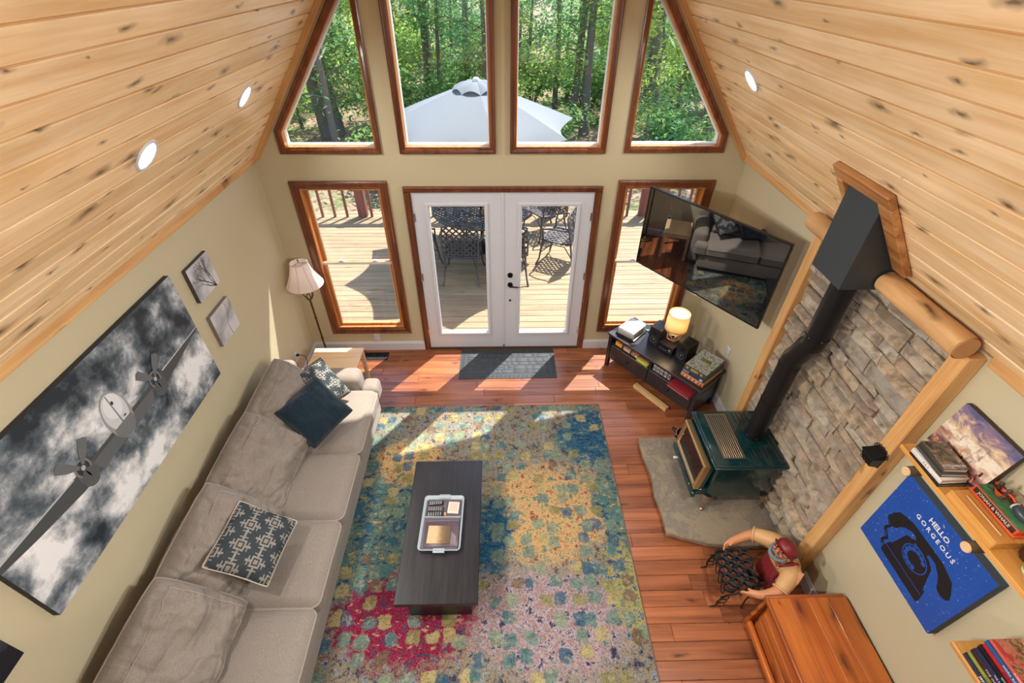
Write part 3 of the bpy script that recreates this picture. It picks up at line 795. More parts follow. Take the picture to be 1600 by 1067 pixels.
    bill = []
    def bl(u, v):
        a = R(20+140*u); rr = .070+.024*v
        return Mc @ Vector((cos(a)*rr*.95, sin(a)*rr, .004-.010*v+.006*sin(pi*u)))
    MB().grid(bl, 14, 4).grid(lambda u, v: bl(u, v)+up*.006, 14, 4).build('cap_bill', M_red, cap)
    MB().tube([Mc @ Vector((.078*cos(a), .078*sin(a), .016)) for a in [R(190+160*i/16) for i in range(17)]], .006, 6).build('cap_band', plain('painted_blue', S(52, 96, 128), .5), cap)
    MB().ball(Mc @ Vector((0, 0, .071)), .007, 8, 6).build('cap_button', M_red, cap)
    # rack: its own thing, standing on the floor in his hands
    k = thing('wire_rack', 'black wrought iron rack of looped wire held by the figure', 'rack', (1.735, -2.995, 0), R(-6))
    fr = [(-.10, -.15), (.10, -.15), (.10, .15), (-.10, .15)]
    zt = lambda x: .335+.25*x
    MB().tube([(x, y, zt(x)) for x, y in fr], .006, 8, closed=True).build('frame', M_iron, k)
    for i, x in enumerate((-.085, -.035, .015, .065)):
        for j in range(5):
            y = -.125+j*.0625+(.031 if i % 2 else 0)
            if y > .14: continue
            pts = []
            for q in range(14):
                a = 2*pi*q/14; px = x+cos(a)*.040; py = y+sin(a)*.032
                pts.append((px, py, zt(px)+.006*sin(a*2)))
            MB().tube(pts, .0085, 6, closed=True).build('loop', M_iron, k)
            MB().tube([(q_[0]+.012, q_[1]+.012, q_[2]-.05) for q_ in pts], .006, 6, closed=True).build('inner_loop', M_iron, k)
    for s in (-1, 1):
        MB().tube([(.10, s*.15, zt(.10)), (.0, s*.155, .30), (-.10, s*.16, .24), (-.13, s*.155, .12), (-.12, s*.15, .03), (-.16, s*.15, .006)], [.007, .007, .007, .007, .006, .005], 8).build('leg', M_iron, k)
        MB().tube([(.10, s*.15, zt(.10)), (.07, s*.14, .16), (.08, s*.14, .006)], .006, 8).build('leg', M_iron, k)
        for q in range(3):
            MB().tube([(-.10+cos(a)*.03, s*.158, .20-.06*q+sin(a)*.03) for a in [2*pi*w/12 for w in range(12)]], .004, 6, closed=True).build('scroll', M_iron, k)
    for q in range(4):
        y = -.11+.073*q
        MB().tube([(-.118+.004*cos(a), y+cos(a)*.034, .25+sin(a)*.05) for a in [2*pi*w/14 for w in range(14)]], .0045, 6, closed=True).build('loop', M_iron, k)
figure()

# ------------------------------------------------------------------ cedar chest
def chest():
    M_ced = wood('cedar', S(206, 118, 48), S(150, 70, 24), 1, 10., knots=1.0, var=.16, rough=.32, coat=.25, knotcol=(70, 28, 14), blotch=.5, ksc=(7., 2.4))
    M_cedd = wood('cedar_dark', S(176, 92, 44), S(128, 58, 26), 0, 12., knots=.3, var=.06, rough=.35, coat=.2)
    r = thing('cedar_chest', 'knotty cedar chest against the right wall below the phone picture', 'chest', (2.07, -3.77, 0))
    x0, x1, y0, y1 = 1.815-2.07, 2.335-2.07, -.50, .50
    MB().box((x0+.01, y0, .05), (x1, y1-.005, .44)).build('body', M_ced, r)
    bw = (x1-x0+.03)/5
    for i in range(4):
        MB().rbox((-bw/2*1.25+.0002, y0, -.014), (bw/2*1.25-.0002, y1+.012, .014), .0012, 1, smooth=False).build('lid_board', M_ced, r, T(x0-.02+bw*1.25*(i+.5), 0, .455))
    MB().rbox((x0-.034, y0, .436), (x0-.012, y1+.014, .474), .009, 2).build('lid_front_edge', M_ced, r)
    MB().rbox((x0-.03, y1+.010, .438), (x1, y1+.034, .473), .006, 1).build('lid_end_edge', M_cedd, r)
    # front planks
    for i in range(3):
        z = .11+.105*i
        MB().rbox((-.009, y0, 0), (.006, y1-.03, .103), .003, 1, smooth=False).build('front_board', M_ced, r, T(x0, 0, z))
    # plinth with bracket foot and scalloped end board
    MB().rbox((x0-.045, y0, .045), (x0-.005, y1+.01, .105), .012, 2).build('base_rail', M_ced, r)
    sc = [(x0-.05, .03), (x0-.05, .10), (x0-.036, .14), (x0-.040, .19), (x0-.024, .24), (x0-.030, .30), (x0-.018, .36), (x0-.018, .436), (x1, .436), (x1, .03)]
    MB().prism(sc, y1+.002, y1+.026, axis='y').build('end_board', M_cedd, r)
    MB().prism([(y1+.02, 0), (y1-.05, 0), (y1-.06, .03), (y1-.10, .05), (y1+.02, .05)], x0-.048, x0-.01, axis='x').build('foot', M_cedd, r)
    MB().prism([(y0, 0), (y0+.05, 0), (y0+.06, .03), (y0+.10, .05), (y0, .05)], x0-.048, x0-.01, axis='x').build('foot', M_cedd, r)
    for y in (y0+.03, y1-.05):
        MB().box((x1-.05, y, 0), (x1, y+.05, .05)).build('foot', M_cedd, r)
chest()

# ------------------------------------------------------------------ rug
def rug_material():
    n = NT('abstract_rug'); o = n.obj()
    warp = n.vscale(n.vmath('SUBTRACT', n.noise(o, 4., 6, .72, out=1), (.5, .5, .5)), .5)
    p = n.vmath('ADD', o, warp)
    sx = n.n('SeparateXYZ', {0: p}, out=None)
    jag = n.math('MULTIPLY', n.math('SUBTRACT', n.noise(o, 22., 5, .8), .5), 1.3)
    def blob(cx, cy, rx, ry, hard=.72):
        a = n.math('DIVIDE', n.math('SUBTRACT', sx.outputs[0], cx), rx); b = n.math('DIVIDE', n.math('SUBTRACT', sx.outputs[1], cy), ry)
        d = n.math('ADD', n.math('SQRT', n.math('ADD', n.math('MULTIPLY', a, a), n.math('MULTIPLY', b, b))), jag)
        return n.ramp(d, [(hard, 1.), (1., 0.)])
    TAN, OLV, TEAL, BLU, NAV, PUR, MAG, WHI, RUST, LIME, BRN = S(176, 146, 108), S(126, 122, 80), S(70, 108, 108), S(28, 72, 100), S(38, 44, 66), S(84, 62, 82), S(124, 32, 62), S(172, 166, 166), S(158, 84, 56), S(142, 144, 84), S(104, 86, 72)
    st = lambda q: n.math('MULTIPLY_ADD', q, 3.7, -1.35)
    k = st(n.noise(o, 15., 7, .8, .2)); k2 = st(n.noise(n.vmath('ADD', n.vmath('MULTIPLY', o, (1., 1.8, 1.)), (7., 3., 0.)), 12., 7, .8, .2))
    mixed = n.ramp(k, [(.10, NAV), (.22, PUR), (.32, TEAL), (.40, BRN), (.47, TAN), (.54, OLV), (.60, PUR), (.67, TEAL), (.76, WHI), (.88, BLU)])
    teal = n.ramp(k2, [(.12, NAV), (.28, BLU), (.42, TEAL), (.50, OLV), (.58, TEAL), (.68, BLU), (.80, LIME), (.9, TAN)])
    tan = n.ramp(k, [(.08, PUR), (.18, RUST), (.28, TAN), (.66, S(186, 158, 116)), (.76, OLV), (.88, TEAL)])
    mag = n.ramp(k2, [(.12, NAV), (.26, PUR), (.38, MAG), (.50, S(140, 38, 54)), (.58, S(92, 34, 64)), (.68, MAG), (.80, S(120, 60, 84)), (.9, TAN)])
    wht = n.ramp(k, [(.12, NAV), (.24, PUR), (.36, WHI), (.44, S(124, 104, 118)), (.52, S(190, 184, 178)), (.60, PUR), (.70, RUST), (.78, WHI), (.9, TEAL)])
    blu = n.ramp(k2, [(.15, NAV), (.36, BLU), (.50, S(48, 92, 116)), (.62, BLU), (.74, TEAL), (.86, OLV)])
    yel = n.ramp(k, [(.15, TEAL), (.32, OLV), (.48, LIME), (.62, TAN), (.76, TEAL), (.9, BLU)])
    c = mixed
    c = n.mix(blob(-1.15, -2.3, .52, .95), c, teal)
    c = n.mix(blob(-.95, -1.75, .34, .3), c, tan)
    c = n.mix(blob(.9, -1.45, .40, .42), c, blu)
    c = n.mix(blob(.35, -2.30, .68, .55), c, tan)
    c = n.mix(blob(-.15, -2.50, .25, .42), c, blu)
    c = n.mix(blob(.98, -2.35, .2, .6), c, teal)
    c = n.mix(blob(.3, -3.2, .75, .42), c, wht)
    c = n.mix(blob(.95, -2.95, .16, .45), c, yel)
    c = n.mix(blob(-.80, -3.2, .62, .36), c, mag)
    ws = n.vscale(n.vmath('SUBTRACT', n.noise(o, 11., 4, .7, out=1), (.5, .5, .5)), .085)
    vo = n.n('TexVoronoi', {'Vector': n.vmath('ADD', o, ws), 'Scale': 8.0, 'Randomness': .75}, out=None, voronoi_dimensions='2D', distance='MINKOWSKI')
    vo.inputs['Exponent'].default_value = 4.
    sc = n.n('SeparateColor', {0: vo.outputs['Color']}, out=None)
    cell = n.ramp(sc.outputs[0], [(.0, TEAL), (.16, S(116, 134, 112)), (.32, S(48, 86, 106)), (.44, S(98, 122, 112)), (.58, OLV), (.70, S(164, 152, 108)), (.82, TEAL), (.92, BRN)], 'CONSTANT')
    cell = n.mix(n.ramp(k2, [(.45, 0.), (.75, .75)]), cell, n.hsv(cell, v=.5)); cell = n.mix(n.ramp(k, [(.6, 0.), (.8, .5)]), cell, S(176, 168, 140))
    inside = n.ramp(n.math('ADD', vo.outputs['Distance'], n.math('MULTIPLY', n.noise(o, 30., 5, .8), .5)), [(.60, 1.), (.68, 0.)])
    present = n.math('GREATER_THAN', sc.outputs[1], .36)
    c = n.mix(n.math('MULTIPLY', n.math('MULTIPLY', inside, present), .85), c, cell)
    sp = n.noise(n.vmath('MULTIPLY', o, (1., 1.6, 1.)), 110., 2, .8); sp2 = n.noise(o, 70., 2, .7)
    c = n.mix(n.math('MULTIPLY', n.ramp(sp, [(.52, 0.), (.66, 1.)]), .2), c, S(188, 178, 156))
    c = n.hsv(c, sat=1.12, v=1.0)
    c = n.mix(n.math('MULTIPLY', n.ramp(sp2, [(.53, 0.), (.66, 1.)]), .5), c, S(52, 46, 58))
    n.set(base=c, rough=.97, spec=.1, normal=n.bump(sp, .5, .004)); return n.m
rug = MB().rbox((-1.62, -4.2, 0.0005), (1.042, -1.005, .011), .003, 1, smooth=False).build('area_rug', [rug_material()])
tag(rug, 'large colourful abstract rug under the coffee table', 'rug')
e_ = MB()
for a, b in (((-1.62, -1.009), (1.046, -1.002)), ((1.040, -4.2), (1.047, -1.002))):
    e_.rbox((a[0], a[1], .0005), (b[0], b[1], .0122), .002, 1)
e_.build('binding', fabric('rug_binding', S(96, 78, 76), S(130, 108, 96)), rug)

# ------------------------------------------------------------------ soft things
def pillow_mesh(w, h, t, p=3.0, q=.55, ears=.0, wr=.01, seed=0, n=30, sag=0., crease=0., weltin=0.):
    """cushion in local xy, thickness z; both faces and one seam"""
    m = MB()
    def P(u, v, s):
        a, b = 2*u-1, 2*v-1
        k = max(0, (1-abs(a)**p))*max(0, (1-abs(b)**p))
        th = t/2*k**q
        x = a*w/2*(1-ears*(1-b*b)); y = b*h/2*(1-ears*(1-a*a))
        rad = 1-.045*(abs(a)*abs(b))**4
        x *= rad; y *= rad
        cr = (abs(a)**3+abs(b)**3)*.5
        wv = wr*noise.noise((a*2.1+seed, b*2.1, s*3+seed))*1.2 + wr*.7*noise.noise((a*6+seed, b*3.2, s+seed*2))*(.3+cr)
        sg = -sag*(1-b)*.5*(1-a*a)
        for q_, (fa, fb) in enumerate(((1.6, 3.6), (3.4, 1.5))):
            wv -= crease*max(0, 1-abs(noise.noise((a*fa+seed*1.3+q_*9, b*fb+seed, s*2.+q_)))*8)*(.25+cr*1.3)
        return Vector((x, y, s*th+wv*min(1, k*3)+(sg*s if s > 0 else 0)))
    m.grid(lambda u, v: P(u, v, 1), n, n); m.grid(lambda u, v: P(u, v, -1), n, n)
    seam = []
    for i in range(24): seam.append(P(i/24, 0, 1))
    for i in range(24): seam.append(P(1, i/24, 1))
    for i in range(24): seam.append(P(1-i/24, 1, 1))
    for i in range(24): seam.append(P(0, 1-i/24, 1))
    if weltin:
        e, tp = weltin, weltin*1.9
        f = lambda u, v: P(u, v, 1)+Vector((0, 0, .002))
        m.ring = [f(e+(1-2*e)*i/24, e) for i in range(24)]+[f(1-e, e+(1-e-tp)*i/24) for i in range(24)]+[f(1-e-(1-2*e)*i/24, 1-tp) for i in range(24)]+[f(e, 1-tp-(1-e-tp)*i/24) for i in range(24)]
    return m, seam
def boxcushion_mesh(sx, sy, sz, r=.05, dome=.02, seed=0, notch=None, n=20, wr=.006):
    """seat cushion: rounded slab, origin at the centre of the underside"""
    m = MB()
    def edge(a, half):
        return a*half
    def top(u, v, s):
        a, b = 2*u-1, 2*v-1
        # rounded-rectangle rim drop
        ex = max(0, abs(a)*sx/2-(sx/2-r))/r; ey = max(0, abs(b)*sy/2-(sy/2-r))/r
        d = min(1, sqrt(ex*ex+ey*ey))
        drop = r*(1-sqrt(max(0, 1-d*d)))
        x = a*sx/2; y = b*sy/2
        if ex > 0 and ey > 0:
            k = sqrt(ex*ex+ey*ey)
            if k > 1: x = (sx/2-r+r*ex/k)*(1 if a > 0 else -1); y = (sy/2-r+r*ey/k)*(1 if b > 0 else -1)
        z = sz-drop+dome*(1-a*a)*(1-b*b)+wr*noise.noise((x*6+seed, y*6, seed))
        return Vector((x, y, z if s > 0 else drop*.6))
    m.grid(lambda u, v: top(u, v, 1), n, n); m.grid(lambda u, v: top(u, v, -1), n, n)
    # skirt between rims
    def rim(u, s):
        q = u*4; k = int(q) % 4; f = q-int(q)
        uv = [(f, 0), (1, f), (1-f, 1), (0, 1-f)][k]
        return top(uv[0], uv[1], s)
    m.grid(lambda u, v: rim(u, 1)*v+rim(u, -1)*(1-v), 80, 3, wu=True)
    seam = [rim(i/80, 1)+Vector((0, 0, -.002)) for i in range(80)]
    return m, seam
M_sofa = fabric('sofa_chenille', S(150, 141, 131), S(116, 107, 98), 150.)
M_pipe = fabric('sofa_piping', S(164, 152, 142), S(136, 124, 115), 150.)
def sofa():
    r = thing('sofa', 'long beige fabric sofa along the left wall', 'sofa', (-1.83, -2.5, 0))
    o = lambda x, y, z: (x+1.83, y+2.5, z)
    MB().rbox(o(-2.32, -4.15, .07), o(-1.335, -1.10, .30), .03, 3).build('base', M_sofa, r)
    MB().rbox(o(-2.335, -4.15, .10), o(-2.12, -.97, .715), .05, 4).build('back', M_sofa, r)
    am = MB().rbox(o(-2.30, -1.175, .07), o(-1.475, -.955, .60), .075, 5)
    am.build('arm', M_sofa, r)
    for x, y in ((-2.25, -1.05), (-1.45, -1.16), (-2.25, -4.0), (-1.42, -4.0)):
        MB().cyl(o(x, y, .012), o(x, y, .08), .02, .028, 10).build('leg', M_blackwood, r)
    cuts = [-1.17, -1.955, -2.60, -3.245, -3.95]
    for i in range(4):
        a, b = cuts[i+1]+.004, cuts[i]-.004
        m, seam = boxcushion_mesh(.80, b-a, .185, .055, .022, i*3.1)
        M = T(*o(-1.70, (a+b)/2, .295))
        c = m.build('seat_cushion', M_sofa, r, M)
        MB().tube(seam, .0065, 6, closed=True).build('piping', M_pipe, c)
        if i == 0:   # the end cushion wraps in front of the arm
            m, seam = boxcushion_mesh(.17, .20, .185, .05, .01, 9.)
            m.build('cushion_return', M_sofa, c, T(.315, (b-a)/2+.065, 0))
    for i in range(4):
        yc = [-1.60, -2.245, -2.92, -3.60][i]; w = [.69, .66, .66, .70][i]
        m, seam = pillow_mesh(w+.05, .62, .42, 2.8, .44, .0, .05, 3.7*i+1, 64, .05, .030, .075)
        tilt = R([50, 48, 52, 50][i])
        n_ = Vector((sin(tilt), 0, cos(tilt))); ey = Vector((-cos(tilt), 0, sin(tilt))); ex = ey.cross(n_)
        ctr = Vector(o(-1.99, yc, .685))
        c = m.build('back_cushion', M_sofa, r, basis(ctr, ex, ey, n_) @ RZ(R([4, 3, 5, 3][i])) @ RY(R([-11, -13, -14, -12][i])))
        MB().tube(seam, .006, 6, closed=True).build('piping', M_pipe, c)
        MB().tube(m.ring, .0045, 6, closed=True).build('welt', M_pipe, c)
sofa()
def pattern_mat(name, dark, light, grey):
    n = NT(name); o = n.obj(); sx = n.n('SeparateXYZ', {0: o}, out=None)
    x = n.math('MULTIPLY', sx.outputs[0], 1/.135); y = n.math('MULTIPLY', sx.outputs[1], 1/.135)
    row = n.math('FLOOR', y)
    x2 = n.math('ADD', x, n.math('MULTIPLY', row, .5))
    fx = n.math('ABSOLUTE', n.math('SUBTRACT', n.math('FRACT', x2), .5)); fy = n.math('ABSOLUTE', n.math('SUBTRACT', n.math('FRACT', y), .5))
    d = n.math('MAXIMUM', fx, fy)
    ring = n.ramp(d, [(.0, 1.), (.09, 0.), (.16, 1.), (.235, 0.), (.33, 1.), (.385, 0.), (.47, 0.)], 'CONSTANT')
    # break the outer ring into a key
    key = n.math('MULTIPLY', n.math('GREATER_THAN', d, .30), n.math('LESS_THAN', n.math('ABSOLUTE', n.math('SUBTRACT', fx, fy)), .16))
    bars = n.math('MULTIPLY', n.math('GREATER_THAN', d, .25), n.math('LESS_THAN', n.math('MINIMUM', fx, fy), .05))
    f = n.math('MAXIMUM', n.math('MULTIPLY', ring, n.math('SUBTRACT', 1., key)), bars)
    nz = n.noise(o, 160., 2); f = n.math('MULTIPLY', f, n.ramp(nz, [(.3, .5), (.55, 1.)]))
    c = n.mix(f, dark, light); c = n.mix(n.math('MULTIPLY', n.math('LESS_THAN', d, .09), .8), c, grey)
    n.set(base=c, rough=.95, spec=.1, normal=n.bump(nz, .4, .002)); return n.m
M_patt = pattern_mat('woven_key_pattern', S(56, 63, 67), S(140, 136, 127), S(132, 122, 108))
M_velvet = fabric('teal_velvet', S(15, 32, 42), S(24, 46, 58), 60., .8, .1); M_velvet.node_tree.nodes['Principled BSDF'].inputs['Sheen Weight'].default_value = .25
def throw(name, label, ctr, ex, ey, w, h, t, mat, seed, edge):
    ex = Vector(ex).normalized(); nz = ex.cross(Vector(ey)).normalized()
    if nz.z < 0: nz = -nz; 
    ey2 = nz.cross(ex)
    r = thing(name, label, 'pillow', group='throw pillows on the sofa')
    r.matrix_world = basis(Vector(ctr)+nz*.03, ex, ey2, nz)
    m, seam = pillow_mesh(w, h, t, 2.6, .5, .07, .016, seed, 40, 0., .010)
    m.build('cover', mat, r); MB().tube(seam, .005, 6, closed=True).build('edge_cord', edge, r)
throw('throw_pillow', 'dark and cream key patterned pillow near the middle of the sofa', (-1.74, -2.965, .785), (.12, .99, .05), (.80, -.25, -.54), .47, .43, .20, M_patt, 2.2, fabric('cord_cream', S(196, 188, 172), S(170, 160, 146)))
throw('throw_pillow', 'pale sunlit key patterned pillow behind the teal pillow', (-1.79, -1.40, .70), (.557, .829, -.04), (.648, -.485, -.587), .46, .46, .19, M_patt, 5.1, fabric('cord_dark', S(54, 60, 66), S(40, 46, 52)))
throw('throw_pillow', 'dark teal velvet pillow leaning on the far seat', (-1.70, -1.73, .735), (.58, .79, .2), (.6, -.49, -.63), .47, .47, .22, M_velvet, 8.7, M_velvet)

# ------------------------------------------------------------------ side table, floor lamp, cords, outlets, vent
def side_table():
    M_oak = wood('light_oak', S(228, 198, 160), S(206, 168, 124), 0, 12., var=.02, rough=.4, blotch=.1)
    r = thing('side_table', 'small light oak side table between sofa and floor lamp', 'table', (-1.86, -.72, 0))
    MB().rbox((-.27, -.205, .43), (.27, .215, .45), .003, 1, smooth=False).build('tabletop', M_oak, r)
    MB().rbox((-.25, -.19, .38), (.25, .20, .43), .002, 1, smooth=False).build('apron', M_oak, r)
    for x in (-.245, .245):
        for y in (-.185, .195): MB().rbox((x-.02, y-.02, 0), (x+.02, y+.02, .43), .003, 1, smooth=False).build('leg', M_oak, r)
side_table()
def shade_mat(name, col, tr):
    n = NT(name); d = n.n('BsdfDiffuse', {'Color': col}); t = n.n('BsdfTranslucent', {'Color': tr})
    m = n.n('MixShader', {0: .5, 1: d, 2: t}); n.t.links.new(m, n.out.inputs[0]); return n.m
def point(parent, loc, power, col, size=.03):
    ld = bpy.data.lights.new('bulb_light', 'POINT'); ld.energy = power; ld.color = col; ld.shadow_soft_size = size
    lo = bpy.data.objects.new('bulb_light', ld); COL.objects.link(lo); lo.parent = parent; lo.location = loc
def floor_lamp():
    M_br = plain('aged_bronze', S(84, 66, 44), .42, .7, bump=.3)
    r = thing('floor_lamp', 'bronze floor lamp with pleated cream bell shade', 'lamp', (-2.165, -.20, 0))
    MB().lathe([(.001, 0), (.125, 0), (.13, .012), (.10, .028), (.04, .04), (.018, .06), (.014, .08)], 28).build('base', M_br, r)
    MB().cyl((0, 0, .06), (0, 0, .905), .011, n=12).build('pole', M_br, r)
    for z in (.35, .65): MB().lathe([(.011, z-.012), (.017, z), (.011, z+.012)], 14).build('pole_joint', M_br, r)
    for k in range(5):
        a0 = 2*pi*k/5; pts = []
        for i in range(13):
            f = i/12; a = a0+f*1.9; rr = .010+.044*sin(pi*f); pts.append((rr*cos(a), rr*sin(a), .90+.16*f))
        MB().tube(pts, .0055, 6).build('basket_wire', M_br, r)
    MB().cyl((0, 0, 1.05), (0, 0, 1.16), .014, n=12).build('socket', M_br, r)
    MB().ball((0, 0, 1.21), (.03, .03, .042), 12, 8).build('bulb', plain('bulb_glass', S(245, 240, 230), .3), r)
    prof = [(.192, 1.105), (.186, 1.118), (.160, 1.165), (.130, 1.225), (.105, 1.295), (.088, 1.37)]
    sh = MB()
    def fn(u, v):
        f = v*(len(prof)-1); i = min(int(f), len(prof)-2); t = f-i
        rr = prof[i][0]*(1-t)+prof[i+1][0]*t; z = prof[i][1]*(1-t)+prof[i+1][1]*t
        a = 2*pi*u; rr *= 1+.012*cos(a*16)*(1-v*.4)
        return Vector((rr*cos(a), rr*sin(a), z))
    sh.grid(fn, 96, 14, wu=True)
    s = sh.build('shade', shade_mat('pleated_shade', S(244, 236, 230), S(244, 232, 224)), r)
    for (rr, z) in ((.192, 1.105), (.089, 1.37)):
        MB().tube([(rr*cos(a), rr*sin(a), z) for a in [2*pi*i/40 for i in range(40)]], .004, 6, closed=True).build('shade_trim', fabric('shade_tape', S(232, 204, 194), S(214, 184, 172)), s)
    for k in range(8):
        a = 2*pi*k/8
        MB().tube([(q*1.014*cos(a), q*1.014*sin(a), z) for q, z in prof], .0025, 5).build('shade_rib', fabric('shade_rib_tape', S(226, 176, 168), S(214, 160, 150)), s)
    MB().lathe([(.001, 1.375), (.006, 1.378), (.004, 1.39), (.008, 1.40), (.001, 1.415)], 10).build('finial', M_br, r)
    for k in range(3):
        a = 2*pi*k/3; MB().tube([(0, 0, 1.372), (.088*cos(a), .088*sin(a), 1.368)], .0022, 5).build('shade_spider', M_br, s)
    point(r, (0, 0, 1.22), 6., (1, .92, .84))
floor_lamp()
def outlet(M, label):
    o = MB().rbox((-.036, -.058, 0), (.036, .058, .006), .003, 2).build('wall_outlet', M_white, None, M)
    tag(o, label, 'outlet')
    for y in (-.024, .024):
        MB().rbox((-.015, y-.017, .006), (.015, y+.017, .0085), .006, 2).build('receptacle', M_white, o)
        for x in (-.006, .006): MB().box((x-.0012, y-.005, .0084), (x+.0012, y+.006, .0090)).build('slot', M_black, o)
    return o
outlet(basis((-1.585, -.0005, .195), (1, 0, 0), (0, 0, 1), (0, -1, 0)), 'white wall outlet under the window beside the floor lamp')
outlet(basis((-W+.0005, -.53, .35), (0, 1, 0), (0, 0, 1), (1, 0, 0)), 'white wall outlet behind the sofa with a cord plugged in')
outlet(basis((W-.0005, -.87, .66), (0, -1, 0), (0, 0, 1), (-1, 0, 0)), 'white wall outlet above the board games')
c_ = thing('lamp_cord', 'dark cord with plug hanging from the outlet behind the sofa', 'cord', (-W+.012, -.53, .37))
MB().rbox((0, -.014, -.012), (.03, .014, .014), .006, 2).build('plug', M_black, c_)
MB().tube([(.03, 0, 0), (.06, .006, -.002), (.085, .02, -.04), (.08, .035, -.12), (.05, .05, -.22), (.03, .10, -.30), (.03, .2, -.33)], .004, 6).build('cable', M_black, c_)
v_ = thing('floor_vent', 'black metal floor register in front of the left window', 'vent', (-1.613, -.143, 0))
MB().sweep(rect(-.165, -.072, .165, .072), [(0, .0005), (0, .005), (.016, .007), (.016, .0005)], axis='z').build('vent_frame', M_darkmetal, v_)
MB().box((-.15, -.058, .0004), (.15, .058, .0012)).build('duct', M_black, v_)
for i in range(12):
    x = -.137+i*.0249; MB().rbox((x-.005, -.056, .001), (x+.005, .056, .006), .001, 1).build('louvre', M_darkmetal, v_)
for y in (-.02, .02): MB().box((-.15, y-.003, .001), (.15, y+.003, .0065)).build('cross_bar', M_darkmetal, v_)

# ------------------------------------------------------------------ doormat
def doormat():
    M_rub = plain('dark_rubber', S(62, 68, 74), .75, bump=.3, bscale=200.)
    r = thing('doormat', 'dark rubber doormat with stone pattern before the glass doors', 'mat', (.041, -.30, 0))
    hw, hd = .585, .268
    MB().rbox((-hw, -hd, .0005), (hw, hd, .006), .003, 1).build('mat_base', M_rub, r)
    MB().sweep(rect(-hw+.004, -hd+.004, hw-.004, hd-.004), [(0, .004), (0, .009), (.006, .009), (.006, .004)], axis='z').build('rim', M_rub, r)
    MB().sweep(rect(-hw+.075, -hd+.075, hw-.075, hd-.075), [(0, .004), (0, .009), (.006, .009), (.006, .004)], axis='z').build('inner_rim', M_rub, r)
    sc = MB()
    def spiral(cx, cy, s):
        sc.tube([(cx+(.006+.014*k/14)*cos(k*.75)*s, cy+(.006+.014*k/14)*sin(k*.75), .0065) for k in range(15)], .0032, 5)
    for i in range(22):
        x = -hw+.045+i*(2*hw-.09)/21
        for y in (-hd+.038, hd-.038): spiral(x, y, 1 if i % 2 else -1)
    for j in range(8):
        y = -hd+.085+j*(2*hd-.17)/7
        for x in (-hw+.038, hw-.038): spiral(x, y, 1 if j % 2 else -1)
    so_ = sc.build('scroll_border', M_rub, r)
    rng = random.Random(5); y = -hd+.088; W0 = hw-.088
    rows = [.06, .075, .055, .08, .07]
    k = (2*hd-.176)/sum(rows)
    for h in rows:
        h *= k; x = -W0
        while x < W0-.02:
            L = rng.uniform(.05, .15)
            if W0-(x+L) < .05: L = W0-x
            if rng.random() < .3 and h > .05:
                MB().rbox((x+.003, y+.003, .005), (x+L-.003, y+h*.45, .0105), .003, 1).build('relief_stone', M_rub, r)
                MB().rbox((x+.003, y+h*.52, .005), (x+L-.003, y+h-.003, .0105), .003, 1).build('relief_stone', M_rub, r)
            else: MB().rbox((x+.003, y+.003, .005), (x+L-.003, y+h-.003, .0105), .003, 1).build('relief_stone', M_rub, r)
            x += L
        y += h
doormat()

# ------------------------------------------------------------------ coffee table with tray
def coffee_table():
    r = thing('coffee_table', 'long black brown coffee table in the middle of the rug', 'table', (-.505, -2.625, .0115))
    MB().rbox((-.293, -.60, .35), (.293, .60, .389), .003, 1, smooth=False).build('tabletop', M_blackwood, r)
    MB().rbox((-.235, -.525, .0), (.235, .525, .35), .004, 1, smooth=False).build('base', M_blackwood, r)
coffee_table()
ZT = .4005
def tray():
    M_tr = plain('pale_blue_grey_plastic', S(158, 172, 178), .35)
    M_in = plain('dark_tray_liner', S(92, 84, 92), .5)
    r = thing('serving_tray', 'pale grey blue tray with handles on the coffee table', 'tray', (-.513, -2.63, ZT), R(-1))
    hw, hd = .163, .233
    def rr(w, d, rad, z):
        pts = []
        for cx, cy, a0 in ((w-rad, d-rad, 0), (-w+rad, d-rad, 90), (-w+rad, -d+rad, 180), (w-rad, -d+rad, 270)):
            pts += [(cx+rad*cos(R(a0+k*15)), cy+rad*sin(R(a0+k*15)), z) for k in range(7)]
        return pts
    rings = [rr(hw-.012, hd-.012, .02, .0), rr(hw-.004, hd-.004, .026, .030), rr(hw, hd, .03, .042), rr(hw-.007, hd-.007, .024, .043), rr(hw-.016, hd-.016, .02, .008)]
    m = MB(); n = len(rings[0]); vs_ = [p for q in rings for p in q]
    fs = []
    for j in range(len(rings)-1): fs += [[j*n+i, j*n+(i+1) % n, (j+1)*n+(i+1) % n, (j+1)*n+i] for i in range(n)]
    fs += [list(range(n))[::-1], [4*n+i for i in range(n)]]
    m.add(vs_, fs, smooth=True).build('tray_body', M_tr, r)
    MB().prism([(p[0], p[1]) for p in rr(hw-.018, hd-.018, .018, 0)], .0075, .0088).build('liner', M_in, r)
    for s in (-1, 1):
        MB().rbox((-.045, s*(hd-.004)-.018, .026), (.045, s*(hd-.004)+.018, .036), .009, 3).build('handle', M_tr, r)
    MB().box((-hw+.018, .045, .0085), (hw-.018, .052, .028)).build('divider', M_tr, r)
tray()
def remote(x, y, L, w, rz, label, mat):
    r = thing('remote_control', label, 'remote', (x, y, ZT+.009), rz, 'remotes in the tray')
    MB().rbox((-L/2, -w/2, 0), (L/2, w/2, .016), .005, 2).build('remote_body', mat, r)
    for i in range(6):
        for j in range(3):
            MB().rbox((-L/2+.016+i*L*.14-.005, (j-1)*w*.27-.004, .016), (-L/2+.016+i*L*.14+.005, (j-1)*w*.27+.004, .018), .0015, 1).build('button', plain('remote_button', S(150, 150, 150), .5), r)
remote(-.578, -2.455, .122, .036, R(3), 'topmost of the dark remotes in the tray', M_black)
